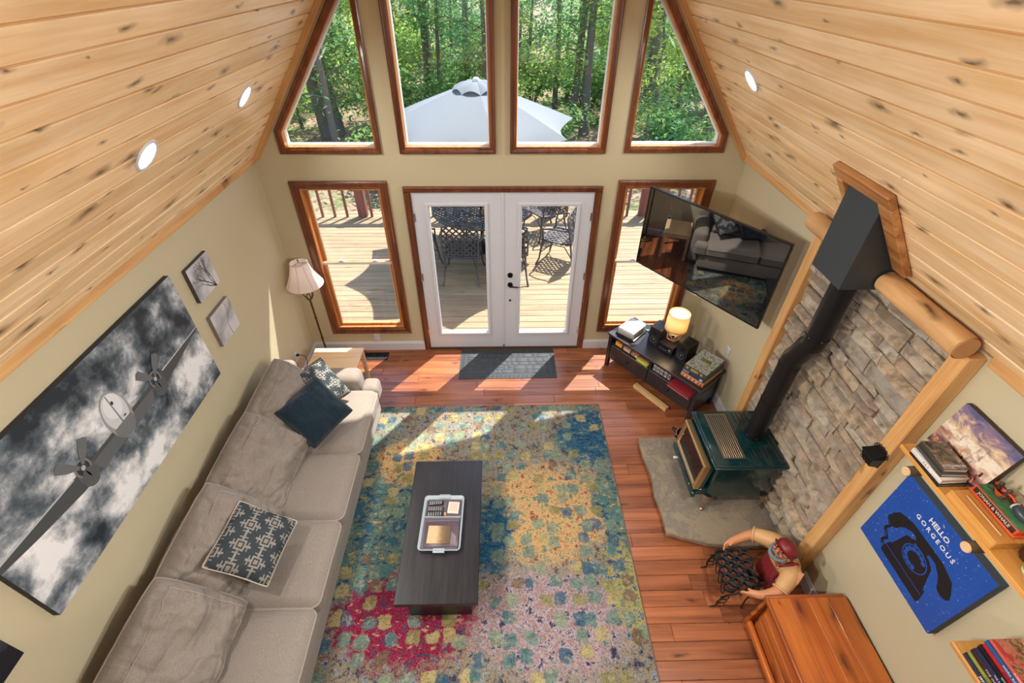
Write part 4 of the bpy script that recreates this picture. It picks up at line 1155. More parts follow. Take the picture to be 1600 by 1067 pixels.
remote(-.576, -2.507, .132, .040, R(-2), 'middle of the dark remotes in the tray', plain('remote_grey', S(58, 60, 64), .4))
remote(-.575, -2.553, .136, .042, R(1), 'lowest of the dark remotes in the tray beside the divider', M_black)
def coasters():
    o = thing('playing_card_box', 'small pale printed box in the tray corner beside the remotes', 'box', (-.432, -2.500, ZT+.009), R(-4))
    MB().rbox((-.045, -.05, 0), (.045, .05, .022), .005, 2).build('box_body', plain('pale_carton', S(214, 206, 190), .6), o)
    MB().box((-.034, -.038, .0219), (.034, .038, .0226)).build('box_print', plain('carton_print', S(196, 178, 160), .6), o)
    o = thing('trinket', 'small orange and white trinket between the remotes and the pale box', 'trinket', (-.496, -2.553, ZT+.009))
    MB().lathe([(.001, 0), (.014, 0), (.016, .008), (.008, .018), (.001, .022)], 12).build('trinket_body', plain('orange_paint', S(206, 130, 70), .5), o)
    MB().ball((0, .0, .024), .006, 8, 6).build('trinket_tip', M_white, o)
    o = thing('booklet', 'dark plum booklet lying in the tray', 'booklet', (-.508, -2.715, ZT+.009), R(1))
    MB().rbox((-.132, -.105, 0), (.132, .105, .008), .002, 1).build('cover', plain('plum_cover', S(86, 70, 78), .4), o)
    MB().box((-.129, -.102, .002), (.130, .1055, .006)).build('pages', M_paper, o)
    for i in range(9):
        MB().box((.03+i*.009, -.09, .008), (.032+i*.010, .06-.01*i, .0084)).build('cover_line', plain('plum_line', S(128, 112, 118), .4), o)
    n = NT('kraft_print'); ob = n.obj(); sx = n.n('SeparateXYZ', {0: ob}, out=None)
    e = n.math('ADD', sx.outputs[0], n.math('MULTIPLY', n.math('SUBTRACT', n.noise(n.vmath('MULTIPLY', ob, (4., 60., 1.)), 3., 4, .7), .5), .12))
    n.set(base=n.ramp(n.math('ADD', n.math('MULTIPLY', e, 6.), .42), [(.3, S(196, 166, 124)), (.55, S(120, 96, 66)), (.8, S(92, 72, 50))]), rough=.6)
    o = thing('kraft_card', 'square tan card with dark print on top of the plum booklet', 'card', (-.528, -2.728, ZT+.0175), R(-2))
    MB().rbox((-.088, -.072, 0), (.088, .072, .010), .002, 1, smooth=False).build('card_body', n.m, o)
coasters()

# ------------------------------------------------------------------ wall art on the left wall
def canvas(name, label, M, w, h, t, front, side, cat='picture'):
    """local x width, y up, z out of the wall; origin at the centre of the back"""
    r = thing(name, label, cat); r.matrix_world = M
    MB().rbox((-w/2, -h/2, 0), (w/2, h/2, t), .003, 1, smooth=False).build('stretched_canvas', side, r)
    MB().box((-w/2+.001, -h/2+.001, t), (w/2-.001, h/2-.001, t+.0008)).build('print', front, r)
    return r
def LW(y, z): return basis((-W+.001, y, z), (0, 1, 0), (0, 0, 1), (1, 0, 0))
def RW(y, z): return basis((W-.001, y, z), (0, -1, 0), (0, 0, 1), (-1, 0, 0))
def airplane():
    n = NT('cloud_photo'); o = n.obj()
    sx = n.n('SeparateXYZ', {0: o}, out=None)
    f = n.noise(n.vmath('ADD', o, (4.3, 2.1, 0.)), 3.3, 10, .62, .12)
    bias = n.math('MULTIPLY', sx.outputs[1], -.10)
    f = n.math('ADD', n.math('ADD', f, bias), n.math('MULTIPLY', n.noise(o, 1.3, 2), .12))
    n.set(base=n.ramp(f, [(.42, S(34, 44, 52)), (.50, S(82, 94, 102)), (.56, S(136, 144, 150)), (.62, S(196, 200, 202)), (.68, S(236, 238, 238))]), rough=.55)
    Y, Z, w, h = -2.652, 1.695, 1.826, .93
    r = canvas('airplane_picture', 'huge black and white canvas of a propeller airplane among clouds', LW(Y, Z), w, h, .038, n.m, plain('canvas_edge_dark', S(44, 48, 54), .7))
    t = .0392
    g = lambda v: plain('plane_grey_%d' % v, S(v, v+4, v+6), .5)
    def flat(poly, mat, name, z=t, dz=.0006): MB().prism(poly, z, z+dz).build(name, mat, r)
    def disc(cx, cy, rx, ry, mat, name, z, k=36, cut=None):
        P = [(cx+rx*cos(2*pi*i/k), cy+ry*sin(2*pi*i/k)) for i in range(k)]
        flat([(x, min(y, cut)) for x, y in P] if cut is not None else P, mat, name, z)
    flat([(-.912, .030), (-.60, .018), (-.30, .004), (.30, .006), (.60, .012), (.912, .018), (.912, .004), (.60, -.055), (.40, -.09), (.10, -.105), (-.10, -.112), (-.42, -.10), (-.70, -.055), (-.912, -.012)], g(74), 'wing')
    flat([(-.912, .034), (-.42, .012), (-.42, .003), (-.912, .022)], g(186), 'wing_edge', t+.0007)
    flat([(.44, .014), (.912, .022), (.912, .016), (.44, .004)], g(196), 'wing_edge', t+.0007)
    flat([(-.30, -.02), (.30, -.02), (.26, -.10), (-.26, -.11)], g(96), 'wing_root', t+.0007)
    disc(.0, .055, .098, .172, g(150), 'fuselage_nose', t+.0014)
    disc(.0, .085, .086, .130, g(206), 'nose_light', t+.0021)
    disc(.004, .125, .066, .082, g(226), 'nose_glare', t+.0028)
    disc(.0, -.03, .080, .080, g(116), 'nose_shade', t+.0028, cut=.0)
    flat([(-.003, .21), (.003, .21), (.005, -.09), (-.005, -.09)], g(120), 'nose_seam', t+.0035)
    disc(.012, .145, .009, .013, g(52), 'nose_port', t+.0042)
    disc(.035, .02, .012, .007, g(96), 'nose_mark', t+.0035)
    for cx in (-.345, .355):
        disc(cx+.004, -.045, .062, .085, g(88), 'engine_cowl', t+.0014)
        disc(cx, .01, .052, .060, g(120), 'engine_ring', t+.0021); disc(cx, .01, .040, .046, g(48), 'engine', t+.0028); disc(cx, .012, .014, .016, g(170), 'propeller_hub', t+.0042)
        for a in (52, 128, 250, 290):
            a = R(a); L = .17 if a < 3 else .10
            d = Vector((cos(a), sin(a))); q = Vector((-d.y, d.x)); c = Vector((cx, .012))
            flat([tuple(c+d*.02+q*.010), tuple(c+d*L*.55+q*.030), tuple(c+d*L*.95+q*.034), tuple(c+d*L), tuple(c+d*L*.95-q*.026), tuple(c+d*L*.5-q*.020), tuple(c+d*.02-q*.008)], g(104 if a < 3 else 84), 'propeller_blade', t+.0035)
airplane()
def tree_print(name, label, M, w, h, seed, light, thick):
    n = NT('winter_sky_%d' % seed); o = n.obj()
    n.set(base=n.ramp(n.noise(o, 5., 4), [(.35, S(150, 152, 156)), (.6, S(206, 206, 208))]), rough=.6)
    r = canvas(name, label, M, w, h, .032, n.m, plain('canvas_edge_grey_%d' % seed, S(70, 66, 64) if seed == 1 else S(128, 124, 122), .7))
    rng = random.Random(seed); m = MB(); z = .0332
    def branch(p, a, L, wd, dep):
        q = p+Vector((cos(a), sin(a)))*L
        lim = lambda v: Vector((max(-w/2+.004, min(w/2-.004, v.x)), max(-h/2+.004, min(h/2-.004, v.y))))
        p2, q2 = lim(p), lim(q)
        nn = Vector((-sin(a), cos(a)))
        if (q2-p2).length > .004:
            m.add([(*(p2+nn*wd), z), (*(p2-nn*wd), z), (*(q2-nn*wd*.65), z), (*(q2+nn*wd*.65), z)], [(0, 1, 2, 3)])
        if dep:
            for k in range(rng.choice([2, 3])): branch(q, a+rng.uniform(-.75, .75), L*rng.uniform(.6, .85), wd*.62, dep-1)
    if seed == 1:
        for k in range(4): branch(Vector((.10, -h/2)), R(100+k*16), .10, thick, 5)
    else: branch(Vector((.02, -h/2)), R(92), .12, thick, 5)
    m.build('tree_print', plain('print_ink_%d' % seed, S(104, 102, 104) if seed == 1 else S(136, 132, 134), .6), r, fix=False)
tree_print('tree_picture', 'upper small canvas of a bare spreading tree beside the airplane picture', LW(-1.408, 1.945), .315, .285, 1, 0, .006)
tree_print('tree_picture', 'lower small pale canvas of a thin bare tree beside the airplane picture', LW(-1.398, 1.508), .315, .295, 2, 0, .005)
def corner_picture():
    n = NT('treeline_photo'); o = n.obj(); sx = n.n('SeparateXYZ', {0: o}, out=None)
    f = n.math('ADD', n.math('MULTIPLY', sx.outputs[1], 3.), n.math('MULTIPLY', n.noise(o, 16., 5, .7), .6))
    n.set(base=n.ramp(f, [(.18, S(22, 24, 34)), (.34, S(60, 74, 78)), (.42, S(190, 200, 206))]), rough=.4)
    canvas('dark_picture', 'dark landscape picture cut by the lower left corner of the photo', LW(-3.92, 1.45), .34, .33, .03, n.m, plain('canvas_edge_dark', S(44, 48, 54), .7))
corner_picture()

# ------------------------------------------------------------------ television on its arm
def television():
    a = R(-56.02); d = Vector((cos(a), sin(a), 0)); f = Vector((-.829, -.559, 0)).normalized()
    r = thing('television', 'large flat black television angled out over the console', 'television')
    M = basis((1.750, -.935, 1.854), d, (0, 0, 1), -f)     # local x right, y up, z towards the wall corner
    M = Matrix(M); r.matrix_world = basis((1.750, -.935, 1.854), -d, (0, 0, 1), f)   # local z faces the room
    w, h = 1.38, .79
    MB().sweep(rect(-w/2, -h/2, w/2, h/2), [(0, -.018), (0, .006), (.003, .009), (.011, .009), (.013, .004), (.013, -.018)], axis='z').build('bezel', plain('tv_bezel', S(20, 20, 22), .3), r)
    n = NT('tv_screen'); n.set(base=S(8, 10, 14), rough=.02, spec=.9, coat=1., coatr=.01); n.b.inputs['Coat IOR'].default_value = 2.0
    MB().box((-w/2+.012, -h/2+.012, -.004), (w/2-.012, h/2-.012, .004)).build('screen', n.m, r)
    MB().rbox((-w/2+.002, -h/2+.002, -.03), (w/2-.002, h/2-.002, -.012), .004, 1).rbox((-.42, -.36, -.06), (.42, .12, -.028), .015, 2).build('housing', M_black, r)
    MB().rbox((-.2, -.15, -.075), (.2, .15, -.06), .003, 1).build('mount_bracket', M_darkmetal, r)
    mi = r.matrix_world.inverted()
    P = [mi @ Vector(p) for p in ((1.83, -.88, 1.85), (2.12, -.64, 1.85), (2.34, -.80, 1.85))]
    MB().tube(P, .02, 8).build('mount_arm', M_darkmetal, r)
    MB().box((2.345, -.9, 1.72), (2.37, -.7, 1.98)).build('wall_plate', M_darkmetal, r, mi)
    MB().box((.55, -h/2-.001, .004), (.60, -h/2+.004, .0095)).build('logo_plate', M_chrome, r)
television()

# ------------------------------------------------------------------ console and what stands on it
CA = R(-52); CO = Vector((1.225, -.33, 0)); CD = Vector((cos(CA), sin(CA), 0)); CN = Vector((-sin(CA), cos(CA), 0))
def CP(s, t, z=0): return CO+CD*s+CN*t+Vector((0, 0, z))
CH = .50
def console():
    r = thing('media_console', 'low black media console standing across the corner', 'console', CO, CA)
    L, D = 1.21, .465
    MB().rbox((-.012, -.012, CH-.024), (L+.012, D+.01, CH), .004, 1, smooth=False).build('top_board', M_blackwood, r)
    for x in (0, L-.05):
        for y in (0, D-.05):
            MB().prism([(x+.004, y+.004), (x+.046, y+.004), (x+.046, y+.046), (x+.004, y+.046)], 0, CH-.024).build('leg', M_blackwood, r)
    for x in (.012, L-.03):
        MB().box((x, .05, .13), (x+.018, D-.05, CH-.024)).build('side_panel', M_blackwood, r)
    MB().box((.01, .02, .352), (L-.01, D-.02, .366)).build('shelf', M_blackwood, r)
    MB().box((.01, .02, .13), (L-.01, D-.02, .145)).build('bottom_panel', M_blackwood, r)
    MB().box((L/2-.011, .012, .13), (L/2+.011, D-.02, CH-.024)).build('centre_panel', M_blackwood, r)
    MB().box((.01, D-.02, .13), (L-.01, D-.012, CH-.024)).build('back_panel', M_black, r)
    MB().box((.05, .006, .455), (L-.05, .02, CH-.024)).build('front_rail', M_blackwood, r)
    for x0, x1 in ((.052, L/2-.014), (L/2+.014, L-.052)):
        dr = MB().rbox((x0, .002, .148), (x1, .022, .350), .004, 1, smooth=False).build('drawer', M_blackwood, r)
        xm = (x0+x1)/2
        MB().lathe([(.001, 0), (.007, 0), (.006, .010), (.013, .018), (.010, .026), (.001, .028)], 14, M=T(xm, .002, .25) @ RX(pi/2)).build('knob', M_darkmetal, dr)
console()
def cbox(name, label, cat, s, t, z, sx, sy, sz, mat, rz=0, part='box_body', group=None):
    r = thing(name, label, cat, CP(s, t, z), CA+rz, group)
    MB().rbox((-sx/2, -sy/2, 0), (sx/2, sy/2, sz), .003, 1, smooth=False).build(part, mat, r)
    return r
def book(r, sx, sy, sz, cover, z0=0., rz=0., off=(0, 0), spine=None, pages=M_paper):
    """closed book lying flat, spine on the -y side unless told otherwise"""
    M = T(off[0], off[1], z0) @ RZ(rz); c = .003
    m = MB().rbox((-sx/2, -sy/2, 0), (sx/2, sy/2, c), .001, 1, M=M).rbox((-sx/2, -sy/2, sz-c), (sx/2, sy/2, sz), .001, 1, M=M).rbox((-sx/2, -sy/2, 0), (sx/2, -sy/2+c, sz), .001, 1, M=M)
    o = m.build('cover', cover, r)
    MB().box((-sx/2+.004, -sy/2+c, c), (sx/2-.004, sy/2-.004, sz-c), M=M).build('pages', pages, r)
    return o
def console_things():
    zt = CH
    M_cv = plain('white_book_cover', S(216, 220, 224), .4); M_bl = plain('book_print_blue', S(120, 144, 170), .5)
    # stack of two thick books on a black slab
    r = thing('black_media_box', 'flat black box under the thick white books on the console', 'box', CP(.165, .19, zt), CA+R(6))
    MB().rbox((-.125, -.135, 0), (.125, .135, .022), .004, 2).build('box_body', M_black, r)
    r = thing('thick_book', 'lower grey book of the stack on the console end by the window', 'book', CP(.165, .19, zt+.022), CA+R(8), 'books on the console')
    book(r, .205, .25, .04, plain('grey_book_cover', S(176, 168, 164), .5), pages=plain('grey_pages', S(186, 176, 170), .8))
    r = thing('thick_book', 'upper white printed book of the stack on the console end by the window', 'book', CP(.165, .19, zt+.062), CA+R(6), 'books on the console')
    book(r, .205, .25, .04, M_cv, pages=plain('grey_pages', S(186, 176, 170), .8))
    MB().sweep(rect(-.08, -.10, .08, .10), [(0, .0398), (0, .0404), (.006, .0404), (.006, .0398)], axis='z').build('cover_frame', M_bl, r)
    for i in range(7): MB().box((-.06+.006*(i % 2), -.075+i*.024, .0398), (.06-.01*(i % 3), -.066+i*.024, .0404)).build('cover_line', plain('book_print_pale', S(170, 186, 200), .5), r)
    r = cbox('blue_grey_folder', 'flat blue grey folder behind the stack of thick books', 'folder', .20, .41, zt, .27, .11, .012, plain('folder_grey', S(96, 116, 130), .5), R(4), 'folder_body')
    # speakers
    for k, (s, lab) in enumerate(((.445, 'black bookshelf speaker beside the thick books'), (.815, 'black bookshelf speaker beside the board games'))):
        r = thing('speaker', lab, 'speaker', CP(s, .30, zt), CA+(R(4) if k == 0 else R(-2)), 'bookshelf speakers')
        MB().rbox((-.068, -.09, 0), (.068, .09, .225), .004, 2, smooth=False).build('cabinet', M_black, r)
        Mf = T(0, -.0905, 0) @ RX(pi/2)
        MB().lathe([(.046, 0), (.048, .004), (.042, .006), (.034, .002), (.016, -.004), (.001, .004)], 24, M=T(0, -.0905, .075) @ RX(pi/2)).build('woofer', plain('speaker_cone', S(60, 62, 66), .35), r)
        MB().ball((0, -.088, .075), (.014, .006, .014), 10, 6).build('dust_cap', M_chrome, r)
        MB().lathe([(.024, 0), (.025, .003), (.018, .003), (.008, .005), (.001, .007)], 20, M=T(0, -.0905, .170) @ RX(pi/2)).build('tweeter', M_darkmetal, r)
        MB().rbox((.02, -.0915, .012), (.05, -.09, .018), .0005, 1).build('badge', M_chrome, r)
    r = thing('stereo_receiver', 'small black stereo receiver between the two speakers', 'stereo', CP(.625, .30, zt), CA)
    MB().rbox((-.09, -.10, .006), (.09, .10, .105), .004, 2, smooth=False).build('case', M_black, r)
    MB().rbox((-.082, -.103, .065), (.03, -.099, .095), .001, 1).build('display', plain('display_dark', S(16, 24, 30), .1), r)
    MB().lathe([(.020, 0), (.020, .012), (.017, .014), (.001, .014)], 20, M=T(.058, -.10, .06) @ RX(pi/2)).build('volume_knob', M_chrome, r)
    for i in range(4): MB().rbox((-.075+i*.024, -.104, .03), (-.059+i*.024, -.099, .04), .001, 1).build('button', M_chrome, r)
    for x in (-.07, .07):
        for y in (-.08, .08): MB().cyl((x, y, 0), (x, y, .006), .01, n=10).build('foot', M_black, r)
    # lamp with wire base
    M_gold = plain('rose_gold_wire', S(214, 172, 140), .3, .8)
    r = thing('table_lamp', 'lit lamp with drum shade and rose gold wire base on the stereo', 'lamp', CP(.615, .325, zt+.1052), CA)
    phi = (1+sqrt(5))/2
    iv = [Vector(v).normalized() for v in ((-1, phi, 0), (1, phi, 0), (-1, -phi, 0), (1, -phi, 0), (0, -1, phi), (0, 1, phi), (0, -1, -phi), (0, 1, -phi), (phi, 0, -1), (phi, 0, 1), (-phi, 0, -1), (-phi, 0, 1))]
    q = Vector((0, 1, phi)).normalized().rotation_difference(Vector((0, 0, 1)))
    iv = [q @ v for v in iv]; zl = min(v.z for v in iv); rad = .082
    for i in range(12):
        for j in range(i):
            if (iv[i]-iv[j]).length < 1.1:
                pa = iv[i]*rad+Vector((0, 0, .078)); pb = iv[j]*rad+Vector((0, 0, .078))
                pa.z = max(pa.z, .004); pb.z = max(pb.z, .004)
                MB().cyl(pa, pb, .0035, n=6).build('wire', M_gold, r)
    MB().cyl((0, 0, .155), (0, 0, .20), .012, n=12).build('socket', M_gold, r)
    MB().ball((0, 0, .235), (.028, .028, .036), 12, 8).build('bulb', glow('bulb_on', (1, .72, .38, 1), 8.), r)
    sh = MB().lathe([(.118, .165), (.112, .375), (.110, .375), (.116, .165)], 40, close=True).build('shade', shade_mat('linen_shade', S(246, 232, 206), S(250, 226, 182)), r)
    for k in range(3):
        a = 2*pi*k/3; MB().tube([(0, 0, .372), (.11*cos(a), .11*sin(a), .372)], .002, 5).build('shade_spider', M_gold, sh)
    point(r, (0, 0, .285), 6.5, (1, .76, .48))
    # games
    def art(name, stops, sc=26.):
        n = NT(name); o = n.obj(); f = n.noise(o, sc, 5, .7, 1.2)
        n.set(base=n.ramp(f, stops), rough=.35); return n.m
    A1 = art('game_art_green', [(.36, S(52, 60, 42)), (.44, S(110, 118, 84)), (.5, S(196, 196, 178)), (.56, S(120, 150, 176)), (.62, S(160, 90, 60)), (.7, S(60, 84, 60))])
    gs = [('lowest board game box with orange lettering in the console stack', .05, plain('game_orange', S(214, 150, 104), .4), .255, .375, R(1)),
          ('middle dark blue board game box in the console stack', .05, plain('game_blue', S(44, 62, 92), .4), .25, .365, R(-1)),
          ('topmost board game box with green picture cover', .058, plain('game_green', S(72, 76, 52), .4), .25, .355, R(2))]
    z = zt
    for k, (lab, h, mat, w, dd, rz) in enumerate(gs):
        r = cbox('board_game_box', lab, 'game box', 1.075, .232, z, w, dd, h-.0005, mat, rz, 'box_body', 'board games stacked on the console')
        MB().sweep(rect(-w/2-.0012, -dd/2-.0012, w/2+.0012, dd/2+.0012), [(0, .006), (0, h-.002), (.0012, h-.002), (.0012, .006)], axis='z').build('lid_rim', mat, r)
        if k == 2:
            MB().box((-w/2+.004, -dd/2+.004, h-.001), (w/2-.004, dd/2-.004, h+.0004)).build('cover_art', A1, r)
            MB().rbox((-.055, -.01, h), (.055, .05, h+.0012), .0004, 1).build('cover_title', plain('title_olive', S(104, 110, 60), .4), r)
            for x in (-.09, .07): MB().ball((x, -dd/2, h*.5), (.018, .003, .018), 12, 8).build('side_emblem', plain('emblem_tan', S(186, 150, 120), .4), r)
            MB().rbox((-.05, -dd/2-.002, h*.25), (.035, -dd/2, h*.75), .0005, 1).build('side_title', plain('title_gold', S(176, 160, 90), .4), r)
        elif k == 1:
            MB().rbox((-w/2+.01, -dd/2-.003, .012), (-.045, -dd/2, h-.012), .0005, 1).build('side_picture', art('game_art_grey', [(.4, S(60, 70, 84)), (.5, S(170, 176, 184)), (.6, S(96, 84, 80))], 40.), r)
            MB().rbox((w/2-.045, -dd/2-.003, .012), (w/2-.012, -dd/2, h-.012), .0005, 1).build('side_emblem', plain('emblem_pale', S(196, 196, 200), .4), r)
        else:
            for i in range(9):
                x = -w/2+.018+i*.022
                MB().rbox((x, -dd/2-.003, .012), (x+.014, -dd/2, .038), .0005, 1).build('side_letter', plain('game_cream', S(236, 206, 160), .4) if i % 2 else plain('game_red', S(190, 70, 50), .4), r)
            MB().rbox((w/2-.032, -dd/2-.003, .008), (w/2-.008, -dd/2, h-.010), .0005, 1).build('side_picture', plain('game_red', S(190, 70, 50), .4), r)
        z += h
    # things in the open bays
    zb = .3668
    b = cbox('yellow_box', 'orange yellow box in the open bay of the console', 'box', .145, .075, zb, .095, .11, .05, plain('orange_yellow', S(226, 150, 40), .5))
    MB().rbox((-.04, -.058, .012), (.04, -.0548, .036), .0005, 1).build('box_label', plain('orange_pale', S(236, 178, 88), .5), b)
    b = cbox('tan_box', 'small tan box in the console bay next to the yellow one', 'box', .265, .075, zb, .10, .11, .045, plain('tan_carton', S(190, 152, 118), .6))
    MB().rbox((-.04, -.058, .008), (.04, -.0548, .03), .0005, 1).build('box_label', plain('carton_label', S(214, 196, 176), .5), b)
    b = cbox('card_box', 'tan striped card box in the console bay', 'box', .375, .075, zb, .09, .11, .04, plain('tan_stripe', S(176, 130, 90), .6))
    MB().rbox((.02, -.058, .006), (.04, -.0548, .034), .0005, 1).build('box_label', M_white, b)
    b = cbox('lime_box', 'lime green box at the right of the left console bay', 'box', .505, .045, zb, .155, .11, .034, plain('lime', S(186, 196, 62), .5))
    MB().rbox((-.05, -.058, .008), (.05, -.0548, .026), .0005, 1).build('box_label', plain('lime_pale', S(210, 214, 110), .5), b)
    r = cbox('plum_box', 'dark plum box lying on the lime green box', 'box', .505, .075, zb+.0345, .15, .10, .024, plain('plum', S(96, 44, 58), .5))
    MB().rbox((-.05, -.053, .006), (.05, -.0498, .018), .0005, 1).build('box_label', plain('plum_pale', S(130, 74, 84), .5), r)
    cols = [S(196, 200, 206), S(150, 170, 190), S(210, 204, 196), S(176, 150, 130), S(200, 206, 210), S(120, 130, 140), S(220, 216, 210), S(150, 110, 90), S(196, 198, 200)]
    labs = ['first', 'second', 'third', 'fourth', 'fifth', 'sixth', 'seventh', 'eighth', 'ninth']
    for i in range(9):
        r = cbox('disc_case', '%s disc case of the row in the right console bay' % labs[i], 'disc case', .655+i*.0245, .08, zb, .0235, .13, .075-.004*(i % 3), plain('disc_case_%d' % i, cols[i], .35), 0, 'case_body', 'disc cases in the console')
        MB().box((-.007, -.0655, .02), (.007, -.0652, .06)).build('case_title', plain('case_title_%d' % (i % 3), [S(60, 70, 96), S(110, 60, 50), S(50, 50, 54)][i % 3], .4), r)
    r = thing('red_game_box', 'dark red box sticking out of the right console bay', 'box', CP(1.035, .04, zb), CA-R(2))
    MB().rbox((-.135, -.12, 0), (.135, .12, .052), .004, 2, smooth=False).build('box_body', plain('dark_red', S(140, 42, 50), .35), r)
    MB().box((-.136, -.121, .016), (.136, .121, .019)).build('lid_gap', plain('pale_edge', S(200, 180, 160), .6), r)
    r = thing('folding_board', 'folded pale wooden board on the floor in front of the console', 'board', (1.655, -.910, 0), R(-55))
    MW = wood('pale_maple', S(226, 190, 136), S(200, 158, 104), 0, 14., var=.03, rough=.45, blotch=.1)
    MB().rbox((-.235, -.03, 0), (.235, .03, .022), .002, 1, smooth=False).build('lower_board', MW, r)
    MB().rbox((-.235, -.028, .0235), (.235, .03, .045), .002, 1, smooth=False).build('upper_board', MW, r)
    for x in (-.14, .14): MB().cyl((x-.02, -.031, .0228), (x+.02, -.031, .0228), .003, n=8).build('hinge', M_brass, r)
console_things()

# ------------------------------------------------------------------ right wall: shelves, pictures, ornaments
M_shelf = wood('shelf_pine', S(230, 172, 92), S(196, 132, 60), 1, 12., knots=.3, var=.04, rough=.38, coat=.15, blotch=.2)
M_bark = plain('peg_bark', S(96, 84, 66), .9, bump=.8, bscale=40.)
M_cut = plain('peg_cut_end', S(226, 190, 142), .7)
def shelf(label, y0, y1, z, pegs):
    r = thing('wall_shelf', label, 'shelf', (W, (y0+y1)/2, z))
    MB().rbox((-.245, y0-(y0+y1)/2, -.028), (-.001, y1-(y0+y1)/2, 0), .003, 1, smooth=False).build('board', M_shelf, r)
    for y in pegs:
        yy = y-(y0+y1)/2
        def fn(u, v):
            a = 2*pi*u; rr = .027*(1+.07*noise.noise((cos(a)*2, sin(a)*2, v*5+y)))
            return Vector((-.002-.276*v, yy+cos(a)*rr, -.057+sin(a)*rr))
        p = MB().grid(fn, 14, 10, wu=True).build('log_peg', M_bark, r)
        MB().cyl((-.278, yy, -.057), (-.284, yy, -.057), .026, .023, 16).build('peg_end', M_cut, p)
shelf('pine shelf on log pegs holding the books and cast iron toy', -4.4, -3.035, 1.868, (-3.17, -3.58, -4.1))
shelf('lower pine shelf on log pegs with paperbacks in the corner', -4.7, -3.815, 1.36, (-4.03, -4.5))
def leaning_painting():
    n = NT('city_painting'); o = n.obj(); sx = n.n('SeparateXYZ', {0: o}, out=None)
    st = n.vmath('MULTIPLY', o, (1., 2.2, 1.))
    f = n.noise(st, 9., 6, .65, .8); g = n.noise(n.vmath('MULTIPLY', o, (3., 1., 1.)), 16., 4, .7)
    v = n.math('ADD', n.math('MULTIPLY', sx.outputs[1], 2.6), n.math('MULTIPLY', n.math('SUBTRACT', f, .5), .9))
    c = n.ramp(n.math('ADD', v, .5), [(.10, S(46, 34, 50)), (.22, S(120, 82, 90)), (.34, S(190, 150, 120)), (.48, S(236, 226, 206)), (.6, S(214, 186, 150)), (.72, S(140, 116, 136)), (.88, S(86, 92, 130))])
    c = n.mix(n.math('MULTIPLY', n.ramp(g, [(.55, 0.), (.68, 1.)]), .6), c, S(60, 44, 62))
    n.set(base=c, rough=.35, normal=n.bump(f, .5, .004))
    ez = Vector((-1, 0, .17)).normalized(); ex = Vector((0, -1, 0)); ey = ez.cross(ex)
    M = basis((2.332, -3.175, 2.012), ex, ey, ez)
    r = canvas('city_painting', 'small painting of a dusky city street leaning on the shelf', M, .335, .285, .028, n.m, plain('canvas_edge_umber', S(70, 56, 56), .7))
    rng = random.Random(4)
    for i in range(26):
        x = rng.uniform(-.15, .15); y = -.13+.05*abs(rng.gauss(0, .6)); h = rng.uniform(.012, .03)
        MB().rbox((x-.005, y, .0286), (x+.005, y+h, .0300), .0006, 1).build('paint_figure', plain(['fig_dark', 'fig_gold', 'fig_red'][i % 3], [S(40, 30, 40), S(214, 150, 84), S(150, 50, 50)][i % 3], .4), r)
leaning_painting()
